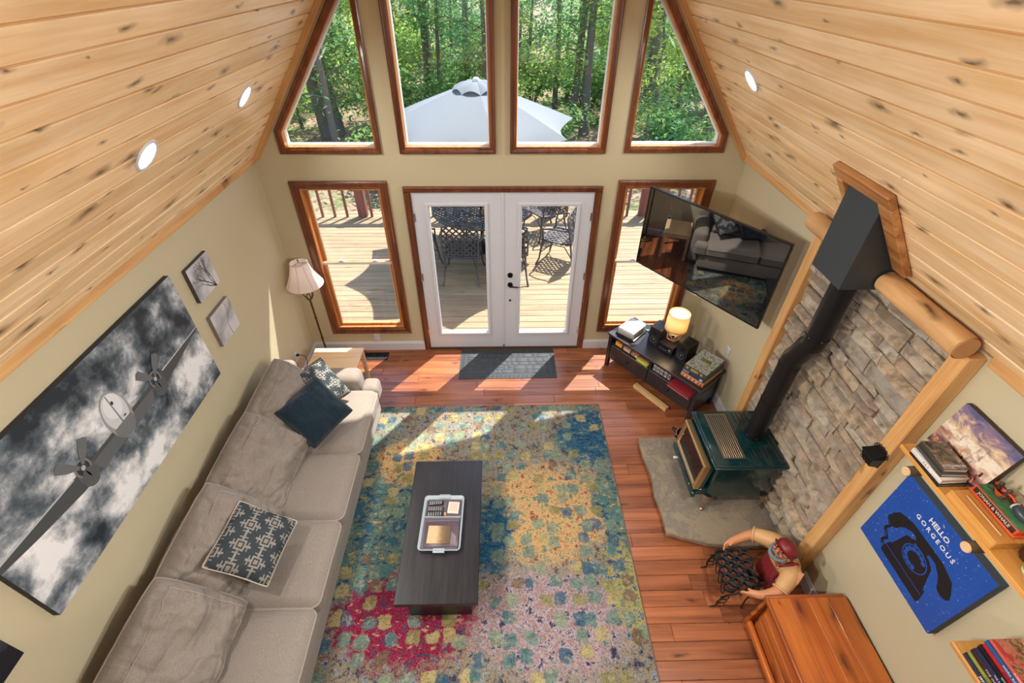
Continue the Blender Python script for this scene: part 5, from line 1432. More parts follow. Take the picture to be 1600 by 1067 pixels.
def shelf_books():
    z = 1.868; x = 2.20; y = -3.20
    specs = [('lowest thin black book of the shelf stack', .016, plain('bk_black', S(34, 34, 36), .4), .205, .15, 0),
             ('white spined book with red lettering in the shelf stack', .030, plain('bk_white', S(232, 228, 220), .4), .20, .145, R(2)),
             ('dark grey book under the topmost shelf book', .022, plain('bk_grey', S(74, 74, 70), .4), .185, .135, R(-2)),
             ('topmost paperback of the shelf stack with author lettering', .026, plain('bk_dark_green', S(66, 64, 56), .4), .175, .125, R(-3))]
    for k, (lab, h, mat, L, D, rz) in enumerate(specs):
        r = thing('book', lab, 'book', (x, y+.006*k, z), R(90)+rz, 'books stacked on the upper shelf')
        # local -y faces the room side after the turn: spine towards -x
        r.rotation_euler = (0, 0, R(-90)+rz)
        book(r, L, D, h-.0005, mat)
        zc = h/2
        if k == 1:
            text('T S. T', .016, plain('ink_red', S(190, 40, 40), .4), r, T(0, -D/2-.0006, zc) @ RX(pi/2), ext=.0004)
        if k == 3:
            n = NT('paperback_art'); o = n.obj(); f = n.noise(o, 18., 5, .7, .8)
            n.set(base=n.ramp(f, [(.38, S(46, 42, 34)), (.5, S(110, 104, 88)), (.58, S(150, 120, 100)), (.66, S(176, 170, 156))]), rough=.35)
            MB().box((-L/2+.002, -D/2+.002, h-.001), (L/2-.002, D/2-.002, h+.0004)).build('cover_art', n.m, r)
            text('AMY JARECKI', .019, M_white, r, T(L/2-.022, 0, h+.0006) @ RZ(R(90)), ext=.0003, bold=.0004)
        z += h
    # lower shelf pile of paperbacks
    z = 1.36; x0 = 2.20; yc = -4.02
    sp = [('navy paperback with white lettering at the foot of the lower pile', .026, S(40, 52, 78), 'JEFF ABBOTT', S(236, 236, 236), .018),
          ('olive yellow paperback second from the foot of the lower pile', .024, S(156, 158, 70), 'THE BONE FIRE', S(90, 92, 40), .014),
          ('dark plum paperback with spaced lettering in the lower pile', .030, S(58, 40, 50), 'THE OBELISK GATE', S(206, 196, 190), .015),
          ('navy blue paperback with small white lettering in the lower pile', .026, S(34, 44, 84), 'THE RIVER HOUSE', S(216, 220, 232), .010),
          ('black paperback in the lower pile below the red one', .024, S(26, 26, 30), 'GHOST', S(200, 200, 200), .014),
          ('bright red paperback in the lower pile', .026, S(196, 34, 44), 'NORTH FIRE', S(120, 20, 26), .014),
          ('blue paperback with pale lettering near the top of the lower pile', .026, S(36, 92, 150), 'NORA ROBERTS', S(220, 232, 240), .014),
          ('topmost coral paperback of the lower pile', .022, S(214, 96, 84), 'SUMMER', S(250, 220, 200), .012)]
    for k, (lab, h, col, tx, tc, ts) in enumerate(sp):
        r = thing('paperback', lab, 'book', (x0+.002*(k % 3), yc-.004*(k % 2), z), R(-90), 'paperbacks on the lower shelf')
        book(r, .30, .135, h-.0005, plain('pb_cover_%d' % k, col, .35))
        text(tx, ts, plain('pb_ink_%d' % k, tc, .4), r, T(.0, -.0681, h/2) @ RX(pi/2), ext=.0004, space=1.1, bold=.0003)
        if k == 7:
            n = NT('coral_cover_art'); f = n.noise(n.obj(), 13., 5, .7, .8)
            n.set(base=n.ramp(f, [(.40, S(196, 70, 66)), (.48, S(220, 150, 120)), (.54, S(84, 50, 40)), (.6, S(216, 176, 110)), (.68, S(240, 214, 190))]), rough=.35)
            MB().box((-.147, -.065, h-.001), (.147, .064, h+.0004)).build('cover_art', n.m, r)
        z += h
shelf_books()
def toy_bank():
    zr = 1.868
    b = thing('riser_block', 'pine block under the cast iron toy', 'block', (2.235, -3.485, zr))
    MB().rbox((-.108, -.135, 0), (.09, .135, .052), .004, 1, smooth=False).build('block_body', M_shelf, b)
    MB().rbox((-.06, -.10, .052), (-.052, .10, .055), .001, 1).build('inlay_strip', plain('pale_inlay', S(236, 206, 160), .5), b)
    r = thing('cast_iron_bank', 'painted cast iron toy bank with boat and whale', 'toy', (2.255, -3.475, zr+.0555), R(-90))
    M_or = plain('orange_red_paint', S(214, 84, 46), .4); M_gr = plain('sea_green_paint', S(70, 122, 80), .45, bump=.8, bscale=40.); M_bk = plain('brown_black_paint', S(52, 36, 28), .5)
    # local -y faces the room, x along the shelf
    MB().rbox((-.128, -.045, 0), (.128, .045, .012), .003, 1).build('foot_rim', M_or, r)
    MB().rbox((-.12, -.040, .010), (.12, .040, .046), .003, 1).build('base_box', M_or, r)
    MB().rbox((-.110, -.0425, .014), (.110, -.039, .042), .001, 1).build('name_panel', M_bk, r)
    text('JONAH & WHALE', .022, plain('silver_paint', S(206, 196, 180), .4), r, T(0, -.0428, .028) @ RX(pi/2), ext=.0006, bold=.0004)
    def sea(u, v):
        return Vector(((u-.5)*.236, (v-.5)*.076, .047+.012*max(0, noise.noise((u*9, v*5, 3)))+.012*sin(pi*v)*u))
    MB().grid(sea, 24, 10).build('sea', M_gr, r)
    def hull(u, v):
        a = 2*pi*u; k = .35+.65*v
        return Vector((-.055+cos(a)*.042*k, .005+sin(a)*.020*k, .055+.032*v+.010*abs(cos(a))**3*v))
    MB().grid(hull, 20, 6, wu=True).build('boat', M_or, r)
    for x, c in ((-.075, S(60, 44, 36)), (-.035, S(74, 60, 56))):
        MB().lathe([(.011, .06), (.012, .085), (.006, .102), (.009, .108), (.009, .118), (.001, .126)], 12, M=T(x, .005, 0)).build('boatman', plain('boatman_%d' % int(-x*1000), c, .5), r)
    MB().tube([(-.035, .005, .10), (-.008, .0, .108), (.012, 0, .10)], .005, 6).build('boatman_arm', M_or, r)
    def whale(u, v):
        a = 2*pi*u; t = v; rr = .026*(sin(pi*min(1, t*1.05+.06))**.6)*(1-.35*t)
        return Vector((.020+.095*t, .006+cos(a)*rr, .082+sin(a)*rr*1.15-.018*t))
    MB().grid(whale, 18, 14, wu=True).build('whale', plain('whale_grey', S(52, 66, 74), .35), r)
    MB().tube([(.018, .006+.016*cos(a), .082+.016*sin(a)) for a in [2*pi*i/14 for i in range(14)]], .004, 6, closed=True).build('whale_mouth', M_white, r)
    MB().rbox((.105, -.014, .056), (.128, .026, .066), .004, 2).build('whale_tail', plain('whale_grey', S(52, 66, 74), .35), r)
toy_bank()
def shelf_ornaments():
    z = 1.868
    r = thing('dark_jar', 'small dark brown jar at the near end of the upper shelf', 'jar', (2.255, -3.665, z))
    MB().lathe([(.001, 0), (.024, 0), (.036, .02), (.038, .045), (.028, .066), (.022, .07), (.022, .078), (.018, .078), (.018, .066), (.001, .06)], 22).build('jar_body', plain('brown_glaze', S(58, 38, 30), .25), r)
    MB().tube([(.022*cos(a), .022*sin(a), .078) for a in [2*pi*i/20 for i in range(20)]], .003, 6, closed=True).build('jar_rim', plain('tan_glaze', S(150, 116, 86), .3), r)
    r = thing('pale_bowl', 'small pale green and white bowl at the frame edge of the upper shelf', 'bowl', (2.205, -3.735, z))
    MB().lathe([(.001, 0), (.020, 0), (.034, .018), (.038, .036), (.035, .036), (.030, .020), (.001, .008)], 22).build('bowl_body', plain('mint_glaze', S(206, 222, 200), .25), r)
    MB().tube([(.0365*cos(a), .0365*sin(a), .036) for a in [2*pi*i/22 for i in range(22)]], .003, 6, closed=True).build('bowl_rim', plain('olive_glaze', S(150, 160, 70), .3), r)
shelf_ornaments()
def match_holder():
    r = thing('match_holder', 'black cast iron match holder on the pine post', 'match holder', (W-.1005, -2.872, 1.53))
    m = MB()
    pts = [(-.045, -.055), (.045, -.055), (.05, .03)]+[(.05*cos(R(a)), .045+.035*sin(R(a))) for a in range(10, 171, 20)]+[(-.05, .03)]
    m.prism(pts, -.006, -.0005, axis='x').build('back_plate', M_iron, r)
    for k in range(7):
        a = R(10+k*26.6); MB().tube([(-.003, .053*cos(a)+.009*cos(t), .045+.036*sin(a)+.009*sin(t)) for t in [2*pi*i/10 for i in range(10)]], .003, 5, closed=True).build('scallop', M_iron, r)
    bx = MB(); bx.add([(-.006, -.042, -.05), (-.006, .042, -.05), (-.055, .036, -.045), (-.055, -.036, -.045), (-.006, -.05, .03), (-.006, .05, .03), (-.078, .05, .03), (-.078, -.05, .03)],
           [(0, 1, 2, 3), (0, 3, 7, 4), (1, 5, 6, 2), (3, 2, 6, 7), (0, 4, 5, 1)]); bx.build('pocket', M_iron, r)
    MB().sweep([(-.08, -.053), (-.004, -.053), (-.004, .053), (-.08, .053)], [(0, .028), (0, .036), (.010, .036), (.010, .028)], axis='z').build('pocket_rim', M_iron, r)
    MB().add([(-.006, -.05, .036), (-.006, .05, .036), (-.078, .05, .036), (-.078, -.05, .036), (-.006, -.04, .062), (-.006, .04, .062)], [(3, 2, 5, 4), (0, 3, 4), (1, 5, 2), (0, 1, 2, 3), (0, 4, 5, 1)]).build('hood', M_iron, r)
    for i in range(3):
        for j in range(2):
            c = Vector((-.070+.010*j*-1+.004, -.024+.024*i, .012-.026*j))
            MB().tube([c+Vector((-.001, .009*cos(t), .009*sin(t))) for t in [2*pi*q/10 for q in range(10)]], .0025, 5, closed=True).build('tracery', M_iron, r)
match_holder()
def phone_picture():
    n = NT('speckled_blue'); o = n.obj(); f = n.noise(o, 70., 3, .75); g = n.noise(o, 9., 3)
    n.set(base=n.mix(n.math('MULTIPLY', n.ramp(f, [(.665, 0.), (.68, 1.)]), .8), n.mix(g, S(18, 70, 158), S(26, 84, 176)), S(220, 228, 236)), rough=.45)
    w, h = .625, .60
    r = canvas('phone_picture', 'bright blue canvas with a black rotary telephone and white lettering', RW(-3.355, 1.30), w, h, .052, n.m, plain('canvas_edge_slate', S(66, 78, 92), .7))
    K = plain('print_black', S(20, 20, 26), .5); t = .0530
    def flat(poly, z=t, name='telephone_print', mat=K): MB().prism(poly, z, z+.0007).build(name, mat, r)
    # base, body, cradle, handset (x runs along the shelf towards the viewer, y up)
    flat([(-.145, -.24), (.165, -.24), (.172, -.21), (.158, -.135), (-.135, -.135), (-.15, -.21)])
    flat([(-.125, -.134), (.145, -.134), (.10, .005), (.06, .03), (-.06, .03), (-.10, .005)])
    flat([(-.055, .025), (.045, .025), (.04, .048), (.06, .066), (.048, .076), (.015, .056), (-.03, .056), (-.06, .076), (-.072, .064), (-.05, .045)], t+.0011)
    flat([(-.235, .015), (-.205, .07), (-.12, .10), (.11, .10), (.20, .07), (.24, .01), (.225, -.02), (.17, -.025), (.14, .02), (.09, .055), (-.09, .055), (-.135, .025), (-.16, -.015), (-.215, -.015)], t+.0003)
    for cx in (-.20, .208):
        flat([(cx+.042*cos(2*pi*i/18), -.018+.034*sin(2*pi*i/18)) for i in range(18)], t+.0009)
    cord = [(-.205+.014*sin(k*.9)+.0045*k, -.04-.0115*k) for k in range(15)]
    MB().tube([(x-.012, y, t+.0005) for x, y in cord], .009, 5).build('cord_print', K, r)
    blue = plain('print_blue', S(24, 80, 170), .5)
    c = (.012, -.055); m = MB(); nseg = 40
    ring = [(c[0]+.085*cos(2*pi*i/nseg), c[1]+.075*sin(2*pi*i/nseg)) for i in range(nseg)]
    MB().holed(ring, [[(c[0]+.079*cos(2*pi*i/nseg), c[1]+.069*sin(2*pi*i/nseg)) for i in range(nseg)]], t+.0007, t+.0012, axis='z').build('dial_print', blue, r)
    for k in range(10):
        a = R(40+k*28); q = (c[0]+.060*cos(a), c[1]+.052*sin(a))
        flat([(q[0]+.0145*cos(2*pi*i/14), q[1]+.0135*sin(2*pi*i/14)) for i in range(14)], t+.0008, 'dial_hole_print', blue)
    flat([(-.138, -.178), (.158, -.178), (.158, -.174), (-.138, -.174)], t+.0008, 'base_line_print', blue)
    flat([(-.045, .012), (-.04, .022), (.03, .022), (.035, .012)], t+.0008, 'cradle_line_print', blue)
    Wt = plain('print_white', S(232, 234, 236), .5)
    text('HELLO', .046, Wt, r, T(-.01, .215, t+.0004), ext=.0004, bold=.0010, space=1.0)
    text('GORGEOUS', .040, Wt, r, T(.0, .160, t+.0004), ext=.0004, bold=.0007, space=1.45)
phone_picture()

# ------------------------------------------------------------------ outside: deck, railing, furniture, parasol
DZ = -.12
def deck():
    M_dk = wood('deck_pine', S(150, 131, 103), S(122, 104, 78), 0, 9., knots=.45, var=.07, rough=.75, knotcol=(96, 72, 50), blotch=.2, ksc=(7., 1.2))
    d = MB().box((-5.6, .16, -.45), (5.6, 4.45, DZ-.036)).build('deck', M_groove); tag(d, 'sunlit pine board deck outside the glass doors', 'deck', kind='structure')
    me = MB().rbox((-5.6, -.066, -.034), (5.6, .066, 0), .004, 1, smooth=False).mesh('deck_board'); me.materials.append(M_dk)
    for i in range(31):
        link('deck_board', me, d, T(rn.uniform(-.3, .3)*0, .16+.069+i*.138, DZ))
    # house side below the doors
    MB().box((-2.6, .151, -1.4), (2.6, .158, DZ)).build('skirt', M_groove, d)
rn = random.Random(21)
deck()
def railing():
    M_rd = wood('redwood_stain', S(150, 92, 76), S(108, 60, 50), 2, 14., var=.08, rough=.7)
    r = thing('deck_railing', 'reddish brown wooden railing along the far deck edge', 'railing', (0, 4.22, DZ))
    for x in (-4.9, -2.72, -.9, .95, 2.80, 4.9):
        MB().rbox((x-.07, -.07, 0), (x+.07, .07, 1.08), .006, 1, smooth=False).build('post', M_rd, r)
    MB().rbox((-5.3, -.07, .98), (5.3, .07, 1.02), .004, 1, smooth=False).build('top_rail', M_rd, r)
    MB().rbox((-5.3, -.02, .88), (5.3, .02, .96), .004, 1, smooth=False).build('upper_rail', M_rd, r)
    me = MB().box((-.022, -.06, .0), (.022, -.022, .98)).mesh('baluster'); me.materials.append(M_rd)
    x = -5.2
    while x < 5.2: link('baluster', me, r, T(x, 0, 0)); x += .24
railing()
M_alu = plain('cast_aluminium', S(78, 78, 84), .5, .5, bump=.15)
def bars_clip(m, inside, ext, pitch, ang, w, z, hh):
    """flat bars at angle ang, kept where inside(x,y)"""
    d = Vector((cos(ang), sin(ang))); q = Vector((-d.y, d.x)); k = -int(ext/pitch)
    while k*pitch <= ext:
        run = None; t = -ext
        while t <= ext+.001:
            p = q*(k*pitch)+d*t; ok = inside(p.x, p.y)
            if ok and run is None: run = t
            if (not ok or t+.012 > ext) and run is not None:
                if t-run > .03:
                    a = q*(k*pitch)+d*run; b = q*(k*pitch)+d*t
                    m.add([(*(a+q*w), z(a.x, a.y)), (*(a-q*w), z(a.x, a.y)), (*(b-q*w), z(b.x, b.y)), (*(b+q*w), z(b.x, b.y)),
                           (*(a+q*w), z(a.x, a.y)-hh), (*(a-q*w), z(a.x, a.y)-hh), (*(b-q*w), z(b.x, b.y)-hh), (*(b+q*w), z(b.x, b.y)-hh)],
                          [(0, 1, 2, 3), (7, 6, 5, 4), (0, 4, 5, 1), (1, 5, 6, 2), (2, 6, 7, 3), (3, 7, 4, 0)])
                run = None
            t += .012
        k += 1
def patio_table():
    r = thing('patio_table', 'round lattice metal table under the parasol on the deck', 'table', (-.36, 2.92, DZ))
    m = MB(); Rr = .80
    ins = lambda x, y: .045**2 < x*x+y*y < (Rr-.02)**2
    for a in (45, 135): bars_clip(m, ins, Rr, .062, R(a), .013, lambda x, y: .72, .012)
    m.build('lattice_top', M_alu, r)
    for rr, w in ((Rr, .02), (.56, .012), (.28, .012)):
        MB().lathe([(rr-w, .705), (rr+w, .705), (rr+w, .725), (rr-w, .725)], 48, close=True, smooth=False).build('rim' if rr == Rr else 'ring', M_alu, r)
    for k in range(12):
        a = 2*pi*k/12
        MB().tube([(.67*cos(a)+.07*cos(t), .67*sin(a)+.07*sin(t), .718) for t in [2*pi*i/14 for i in range(14)]], .009, 6, closed=True).build('scroll', M_alu, r)
    for k in range(4):
        a = R(45+90*k); c, s_ = cos(a), sin(a)
        MB().tube([(.60*c, .60*s_, .71), (.50*c, .50*s_, .55), (.34*c, .34*s_, .32), (.42*c, .42*s_, .12), (.56*c, .56*s_, .008)], .018, 8).build('leg', M_alu, r)
patio_table()
def patio_chair(x, y, rz, label, proto=[None]):
    if proto[0] is not None:
        r = copy_tree(proto[0]); r.location = (x, y, DZ); r.rotation_euler = (0, 0, rz); r['label'] = label; return r
    r = thing('patio_chair', label, 'chair', (x, y, DZ), rz, 'lattice metal chairs around the patio table')
    # faces local +y
    zs = lambda px, py: .42-.02*(1-(py/.25)**2)
    ins = lambda px, py: abs(px) < .235-.03*(py < -.1)*(-py-.1)*3 and abs(py) < .225
    m = MB()
    for a in (45, 135): bars_clip(m, ins, .36, .055, R(a), .0105, zs, .012)
    m.build('seat_lattice', M_alu, r)
    MB().tube([(-.235, .22, .42), (0, .245, .415), (.235, .22, .42), (.24, 0, .41), (.22, -.22, .42), (0, -.23, .42), (-.22, -.22, .42), (-.24, 0, .41)], .014, 8, closed=True).build('seat_frame', M_alu, r)
    b = MB(); Mb = T(0, -.225, .44) @ RX(R(78))
    insb = lambda px, py: abs(px) < .235 and .0 < py < .40-.35*px*px
    for a in (40, 140): bars_clip(b, insb, .5, .058, R(a), .0105, lambda px, py: .0, .010)
    b.v = [Mb @ v for v in b.v]; b.build('back_lattice', M_alu, r)
    for k in range(3):
        MB().tube([Mb @ Vector(((k-1)*.14+.06*cos(t), .21+.09*sin(t), 0)) for t in [2*pi*i/14 for i in range(14)]], .007, 6, closed=True).build('back_scroll', M_alu, r)
    MB().tube([Mb @ Vector(p) for p in ((-.24, 0, 0), (-.25, .2, 0), (-.235, .38, 0), (-.12, .42, 0), (0, .435, 0), (.12, .42, 0), (.235, .38, 0), (.25, .2, 0), (.24, 0, 0))], .014, 8).build('back_frame', M_alu, r)
    for s in (-1, 1):
        MB().tube([Mb @ Vector((.25*s, .20, 0)), (.29*s, -.12, .645), (.295*s, .08, .64), (.28*s, .2, .60), (.25*s, .21, .52), (.235*s, .2, .42)], .013, 8).build('arm', M_alu, r)
        MB().tube([(.225*s, .21, .42), (.235*s, .235, .25), (.25*s, .25, .10), (.27*s, .285, .008)], [.016, .014, .012, .016], 8).build('leg', M_alu, r)
        MB().tube([(.215*s, -.21, .42), (.22*s, -.235, .25), (.235*s, -.27, .10), (.25*s, -.32, .008)], [.016, .014, .012, .016], 8).build('leg', M_alu, r)
        MB().tube([(.232*s, .24, .2), (.16*s, .1, .33), (.16*s, -.1, .33), (.225*s, -.245, .2)], .008, 6).build('brace', M_alu, r)
    MB().tube([(-.235, .235, .22), (-.12, .23, .33), (0, .228, .36), (.12, .23, .33), (.235, .235, .22)], .008, 6).build('front_brace', M_alu, r)
    r.scale = (1.12, 1.12, 1.1); proto[0] = r; return r
patio_chair(-.63, 1.98, R(-4), 'metal patio chair with its back to the left door leaf')
patio_chair(.08, 1.95, R(5), 'metal patio chair behind the meeting edge of the doors')
patio_chair(.98, 2.42, R(62), 'sunlit metal patio chair seen through the right door leaf')
patio_chair(-1.42, 2.45, R(-62), 'metal patio chair at the left edge of the left door glass')
patio_chair(.78, 3.45, R(120), 'farther metal patio chair beyond the patio table')
def basket():
    r = thing('dried_plant_bowl', 'brown dried plant bowl on the patio table', 'plant', (-.25, 2.62, .606))
    MB().lathe([(.001, 0), (.05, 0), (.085, .03), (.09, .05), (.08, .05), (.001, .03)], 20).build('bowl', plain('brown_clay', S(120, 98, 72), .7), r)
    m = MB(); g = random.Random(9)
    for i in range(160):
        a = g.uniform(0, 2*pi); e = g.uniform(.1, 1.4); d = Vector((cos(a)*cos(e), sin(a)*cos(e), sin(e))); p = Vector((0, 0, .045))+d*g.uniform(.04, .085)
        q = d.orthogonal().normalized()*.008; m.add([p-q, p+q, p+d*.035], [(0, 1, 2)])
    m.build('dried_foliage', plain('dry_leaf', S(150, 128, 88), .8), r, fix=False)
basket()
def parasol():
    M_cv = NT('parasol_cloth'); d = M_cv.n('BsdfDiffuse', {'Color': S(136, 143, 148)}); t = M_cv.n('BsdfTranslucent', {'Color': S(128, 136, 146)})
    mx = M_cv.n('MixShader', {0: .25, 1: d, 2: t}); M_cv.t.links.new(mx, M_cv.out.inputs[0]); M_cv = M_cv.m
    r = thing('patio_umbrella', 'large pale grey patio umbrella with vented top', 'umbrella', (-.36, 2.90, DZ))
    ap, edge, Rr, n, a0 = 2.64, 2.06, 1.50, 8, R(12)
    MB().cyl((0, 0, .02), (0, 0, ap-.02), .022, n=14).build('pole', M_darkmetal, r)
    MB().lathe([(.001, 0), (.24, 0), (.25, .03), (.20, .06), (.05, .09), (.03, .2)], 28).build('base', M_darkmetal, r)
    m = MB()
    for k in range(n):
        b0, b1 = a0+2*pi*k/n, a0+2*pi*(k+1)/n
        def fn(u, v):
            rr = .24+(Rr-.24)*v; h = ap-.10+(edge-ap+.10)*v**1.06
            p0 = Vector((rr*cos(b0), rr*sin(b0), h)); p1 = Vector((rr*cos(b1), rr*sin(b1), h)); p = p0.lerp(p1, u)
            s = 4*u*(1-u)
            c = Vector((p.x, p.y, 0)).normalized()
            return p-c*.14*s*v**6+Vector((0, 0, -.035*s*v))
        MB().grid(fn, 9, 10).build('canopy_panel', M_cv, r)
    m = MB()
    for k in range(n):
        b0, b1 = a0+2*pi*k/n, a0+2*pi*(k+1)/n
        def fv(u, v):
            rr = .03+.32*v; h = ap-.02-.115*v+.03*sin(pi*v)
            p = Vector((rr*cos(b0), rr*sin(b0), h)).lerp(Vector((rr*cos(b1), rr*sin(b1), h)), u); s = 4*u*(1-u)
            return p+Vector((0, 0, .05*s*v))
        m.grid(fv, 7, 6)
    m.build('vent_cap', M_cv, r)
    MB().lathe([(.05, ap-.025), (.05, ap+.01), (.03, ap+.03), (.001, ap+.035)], 16).build('finial', M_white, r)
    for k in range(n):
        b = a0+2*pi*k/n
        MB().tube([(.03*cos(b), .03*sin(b), ap-.06), (.8*cos(b), .8*sin(b), (ap+edge)/2-.03), ((Rr-.02)*cos(b), (Rr-.02)*sin(b), edge-.015)], .010, 6).build('rib', M_darkmetal, r)
        MB().tube([(.03*cos(b), .03*sin(b), 1.75), (.75*cos(b), .75*sin(b), (ap+edge)/2-.035)], .007, 6).build('strut', M_darkmetal, r)
    MB().cyl((0, 0, 1.72), (0, 0, 1.78), .04, n=14).build('runner', M_darkmetal, r)
parasol()

# ------------------------------------------------------------------ the wood
GZ = -1.2
def gz(x, y): return GZ+max(0, y-10)*.012+.25*noise.noise((x*.12, y*.12, 0))
def ground():
    n = NT('leaf_litter'); o = n.obj(); f = n.noise(o, 1.1, 4); g = n.noise(o, 9., 6, .75)
    c = n.ramp(g, [(.36, S(70, 58, 44)), (.48, S(122, 104, 82)), (.58, S(160, 142, 118)), (.7, S(96, 84, 60))])
    c = n.mix(n.ramp(f, [(.5, 0.), (.66, .8)]), c, S(84, 108, 52)); n.set(base=c, rough=.95, normal=n.bump(g, .8, .05))
    o_ = MB().grid(lambda u, v: Vector(((u-.5)*150, 3.0+v*90, gz((u-.5)*150, 3+v*90))), 60, 50).build('ground', n.m)
    tag(o_, 'forest floor of leaf litter beyond the deck', 'ground', kind='structure')
ground()
def leafmat(name, c1, c2):
    n = NT(name); r = n.rnd(); f = n.noise(n.obj(), 1.6, 3)
    c = n.mix(n.ramp(f, [(.35, 0.), (.65, 1.)]), c1, c2); c = n.hsv(c, v=n.math('ADD', .75, n.math('MULTIPLY', r, .5)))
    d = n.n('BsdfDiffuse', {'Color': c}); t = n.n('BsdfTranslucent', {'Color': n.hsv(c, sat=1.1, v=1.25)})
    m = n.n('MixShader', {0: .45, 1: d, 2: t}); n.t.links.new(m, n.out.inputs[0]); return n.m
M_leaf = [leafmat('leaf_mid', S(104, 146, 84), S(146, 178, 104)), leafmat('leaf_blue', S(92, 140, 102), S(130, 168, 120)), leafmat('leaf_light', S(146, 178, 92), S(184, 202, 120))]
M_bark2 = plain('tree_bark', S(112, 104, 96), .95, bump=.9, bscale=9.)
def leaves(m, c, rad, k, size, g, flat=.7):
    for i in range(k):
        d = Vector((g.gauss(0, 1), g.gauss(0, 1), g.gauss(0, 1)*flat))
        p = c+d*(rad*.55)
        a = Vector((g.gauss(0, 1), g.gauss(0, 1), g.gauss(0, .5))).normalized(); b = a.cross(Vector((g.gauss(0, .4), g.gauss(0, .4), 1))).normalized()
        s = size*g.uniform(.6, 1.3)
        m.add([p-a*s, p-b*s*.45+Vector((0, 0, s*.15)), p+a*s, p+b*s*.45+Vector((0, 0, s*.15))], [(0, 1, 2), (0, 2, 3)])
def tree_proto(seed, H, r0, lean, nleaf, low, leaf, wide):
    g = random.Random(seed); tr = MB(); lf_ = MB()
    P = []; q = Vector((0, 0, -.2))
    for i in range(9):
        f = i/8; P.append(Vector((lean[0]*f*H+.12*g.gauss(0, 1)*f, lean[1]*f*H+.12*g.gauss(0, 1)*f, -.2+(H+.2)*f)))
    tr.tube(P, [r0*(1.25 if i == 0 else 1-.085*i) for i in range(9)], 9)
    nb = 16
    for b in range(nb):
        f = low+(.98-low)*b/nb; k = f*8; i = min(int(k), 7); base = P[i].lerp(P[i+1], k-i)
        a = g.uniform(0, 2*pi); L = wide*(1.1-.5*f)*g.uniform(.6, 1.2)
        tip = base+Vector((cos(a)*L, sin(a)*L, L*g.uniform(-.05, .5))); mid = base.lerp(tip, .5)+Vector((0, 0, .12*L))
        tr.tube([base, mid, tip], [r0*.32*(1.1-f), r0*.2*(1.1-f), .008], 5)
        for c in (mid, tip, base.lerp(tip, .75)): leaves(lf_, c, wide*.42, nleaf//(nb*3), .085, g)
    return tr, lf_
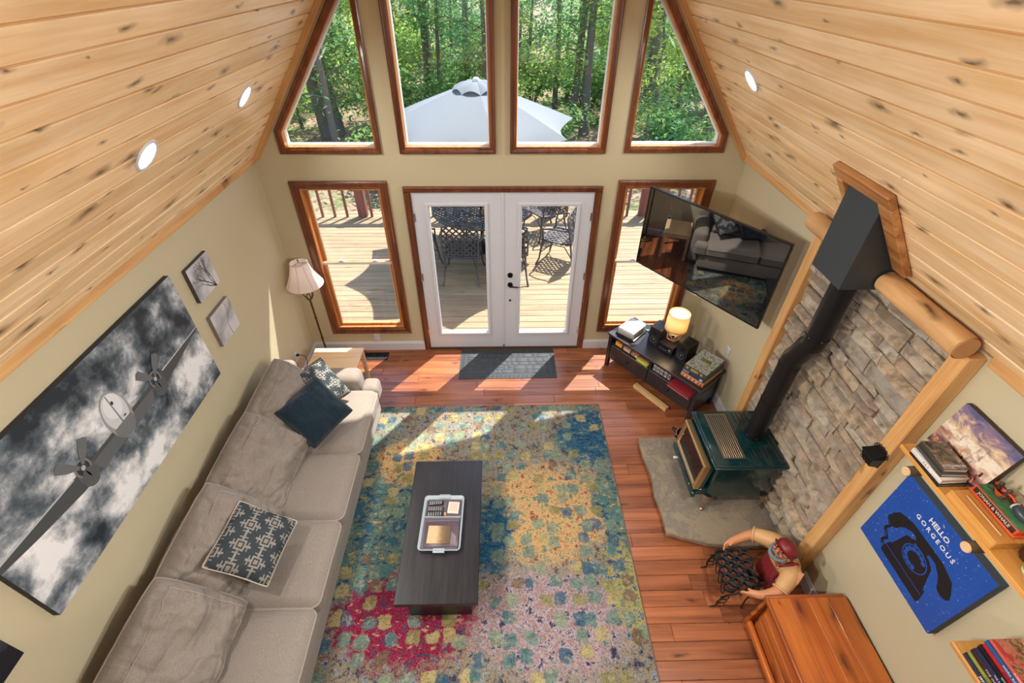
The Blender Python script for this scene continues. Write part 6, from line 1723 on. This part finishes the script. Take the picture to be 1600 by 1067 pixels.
def make_trees():
    protos = []
    for k, (H, r0, lean, nl, low, leaf, wide) in enumerate([(9, .17, (0, 0), 3000, .22, 0, 1.7), (8.5, .11, (.02, -.01), 3200, .14, 1, 1.5), (9.5, .21, (-.015, 0), 2400, .34, 0, 2.0), (6.5, .06, (.03, .02), 3000, .10, 2, 1.3), (7.5, .08, (-.04, .02), 3200, .12, 1, 1.5)]):
        tr, lf_ = tree_proto(40+k, H, r0, lean, nl, low, leaf, wide)
        a = tr.mesh('trunk'); a.materials.append(M_bark2); b = lf_.mesh('foliage', False); b.materials.append(M_leaf[leaf]); protos.append((a, b))
    def put(x, y, k, rz, label, s=1., tilt=(0, 0)):
        r = thing('tree', label, 'tree', (x, y, gz(x, y)), rz, 'trees in the wood beyond the deck'); r.rotation_euler = (tilt[0], tilt[1], rz); r.scale = (s, s, s)
        link('trunk', protos[k][0], r); link('foliage', protos[k][1], r)
    put(-6.15, 13.2, 2, .4, 'thick dark trunk seen through the leftmost upper window', 1.1, (0, R(-4)))
    put(-5.75, 13.35, 0, 1.4, 'slimmer trunk leaning against the thick one in the leftmost window', .95, (0, R(-9)))
    put(-7.4, 14.2, 3, 2.0, 'thin sapling left of the thick trunk in the leftmost window', 1.1)
    put(5.45, 13.0, 2, 2.4, 'dark trunk leaning right in the rightmost upper window', 1.0, (0, R(11)))
    put(6.1, 13.8, 0, .9, 'second slanting trunk behind the leaning one at right', .8, (0, R(24)))
    put(2.55, 13.5, 0, .2, 'left trunk of the close pair right of the umbrella', .9, (0, R(2)))
    put(2.95, 13.0, 2, 4.2, 'right trunk of the close pair right of the umbrella', .8, (0, R(4)))
    put(2.15, 15.5, 1, 3.2, 'thin trunk behind the pair of trunks right of the umbrella', 1.0)
    put(1.0, 16.5, 4, 1.2, 'thin trunk bending above the right half of the umbrella', 1.0, (0, R(18)))
    put(-2.9, 17.0, 2, 1.0, 'grey trunk at the left of the left centre window', .9)
    put(-1.2, 15.2, 0, 2.2, 'straight trunk above the umbrella top left of its vent', .85)
    put(-.5, 13.8, 1, 5.2, 'slim trunk close behind the umbrella top', .9)
    g = random.Random(77); pts = [(-6.15, 13.2), (5.45, 13), (2.7, 13.2)]
    tries = 0
    while len(pts) < 88 and tries < 4000:
        tries += 1
        y = 9.8+26*g.random()**1.2; x = g.uniform(-1, 1)*(5+y*.62)
        if y < 12.5 and abs(x) < 4.5: continue
        if any((x-a)**2+(y-b)**2 < 1.5 for a, b in pts): continue
        pts.append((x, y)); put(x, y, g.choice([0, 1, 1, 3, 3, 4, 4, 2]), g.uniform(0, 6.28), 'leafy green tree among many in the wood beyond the deck', g.uniform(.8, 1.15))
    sh = []
    for k in range(3):
        m = MB(); st = MB(); q = random.Random(90+k)
        for b in range(9):
            a = q.uniform(0, 6.28); L = q.uniform(.3, .9); tip = Vector((cos(a)*L*.8, sin(a)*L*.8, .4+L)); st.tube([(0, 0, -.05), tip*.5+Vector((0, 0, .1)), tip], [.02, .012, .005], 5)
            leaves(m, tip, .5, 70, .08, q); leaves(m, tip*.6, .4, 40, .075, q)
        a = st.mesh('stems'); a.materials.append(M_bark2); b = m.mesh('foliage', False); b.materials.append(M_leaf[(2, 0, 1)[k]]); sh.append((a, b))
    for i in range(60):
        y = 8.0+22*g.random(); x = g.uniform(-1, 1)*(5+y*.6)
        if y < 9.5 and abs(x) < 3: continue
        if -7.5 < x < -4.2 and 10 < y < 16: continue
        r = thing('shrub', 'low leafy shrub on the forest floor', 'shrub', (x, y, gz(x, y)), g.uniform(0, 6), 'shrubs on the forest floor'); s = g.uniform(.8, 1.7); r.scale = (s, s, s)
        k = i % 3; link('stems', sh[k][0], r); link('foliage', sh[k][1], r)
make_trees()
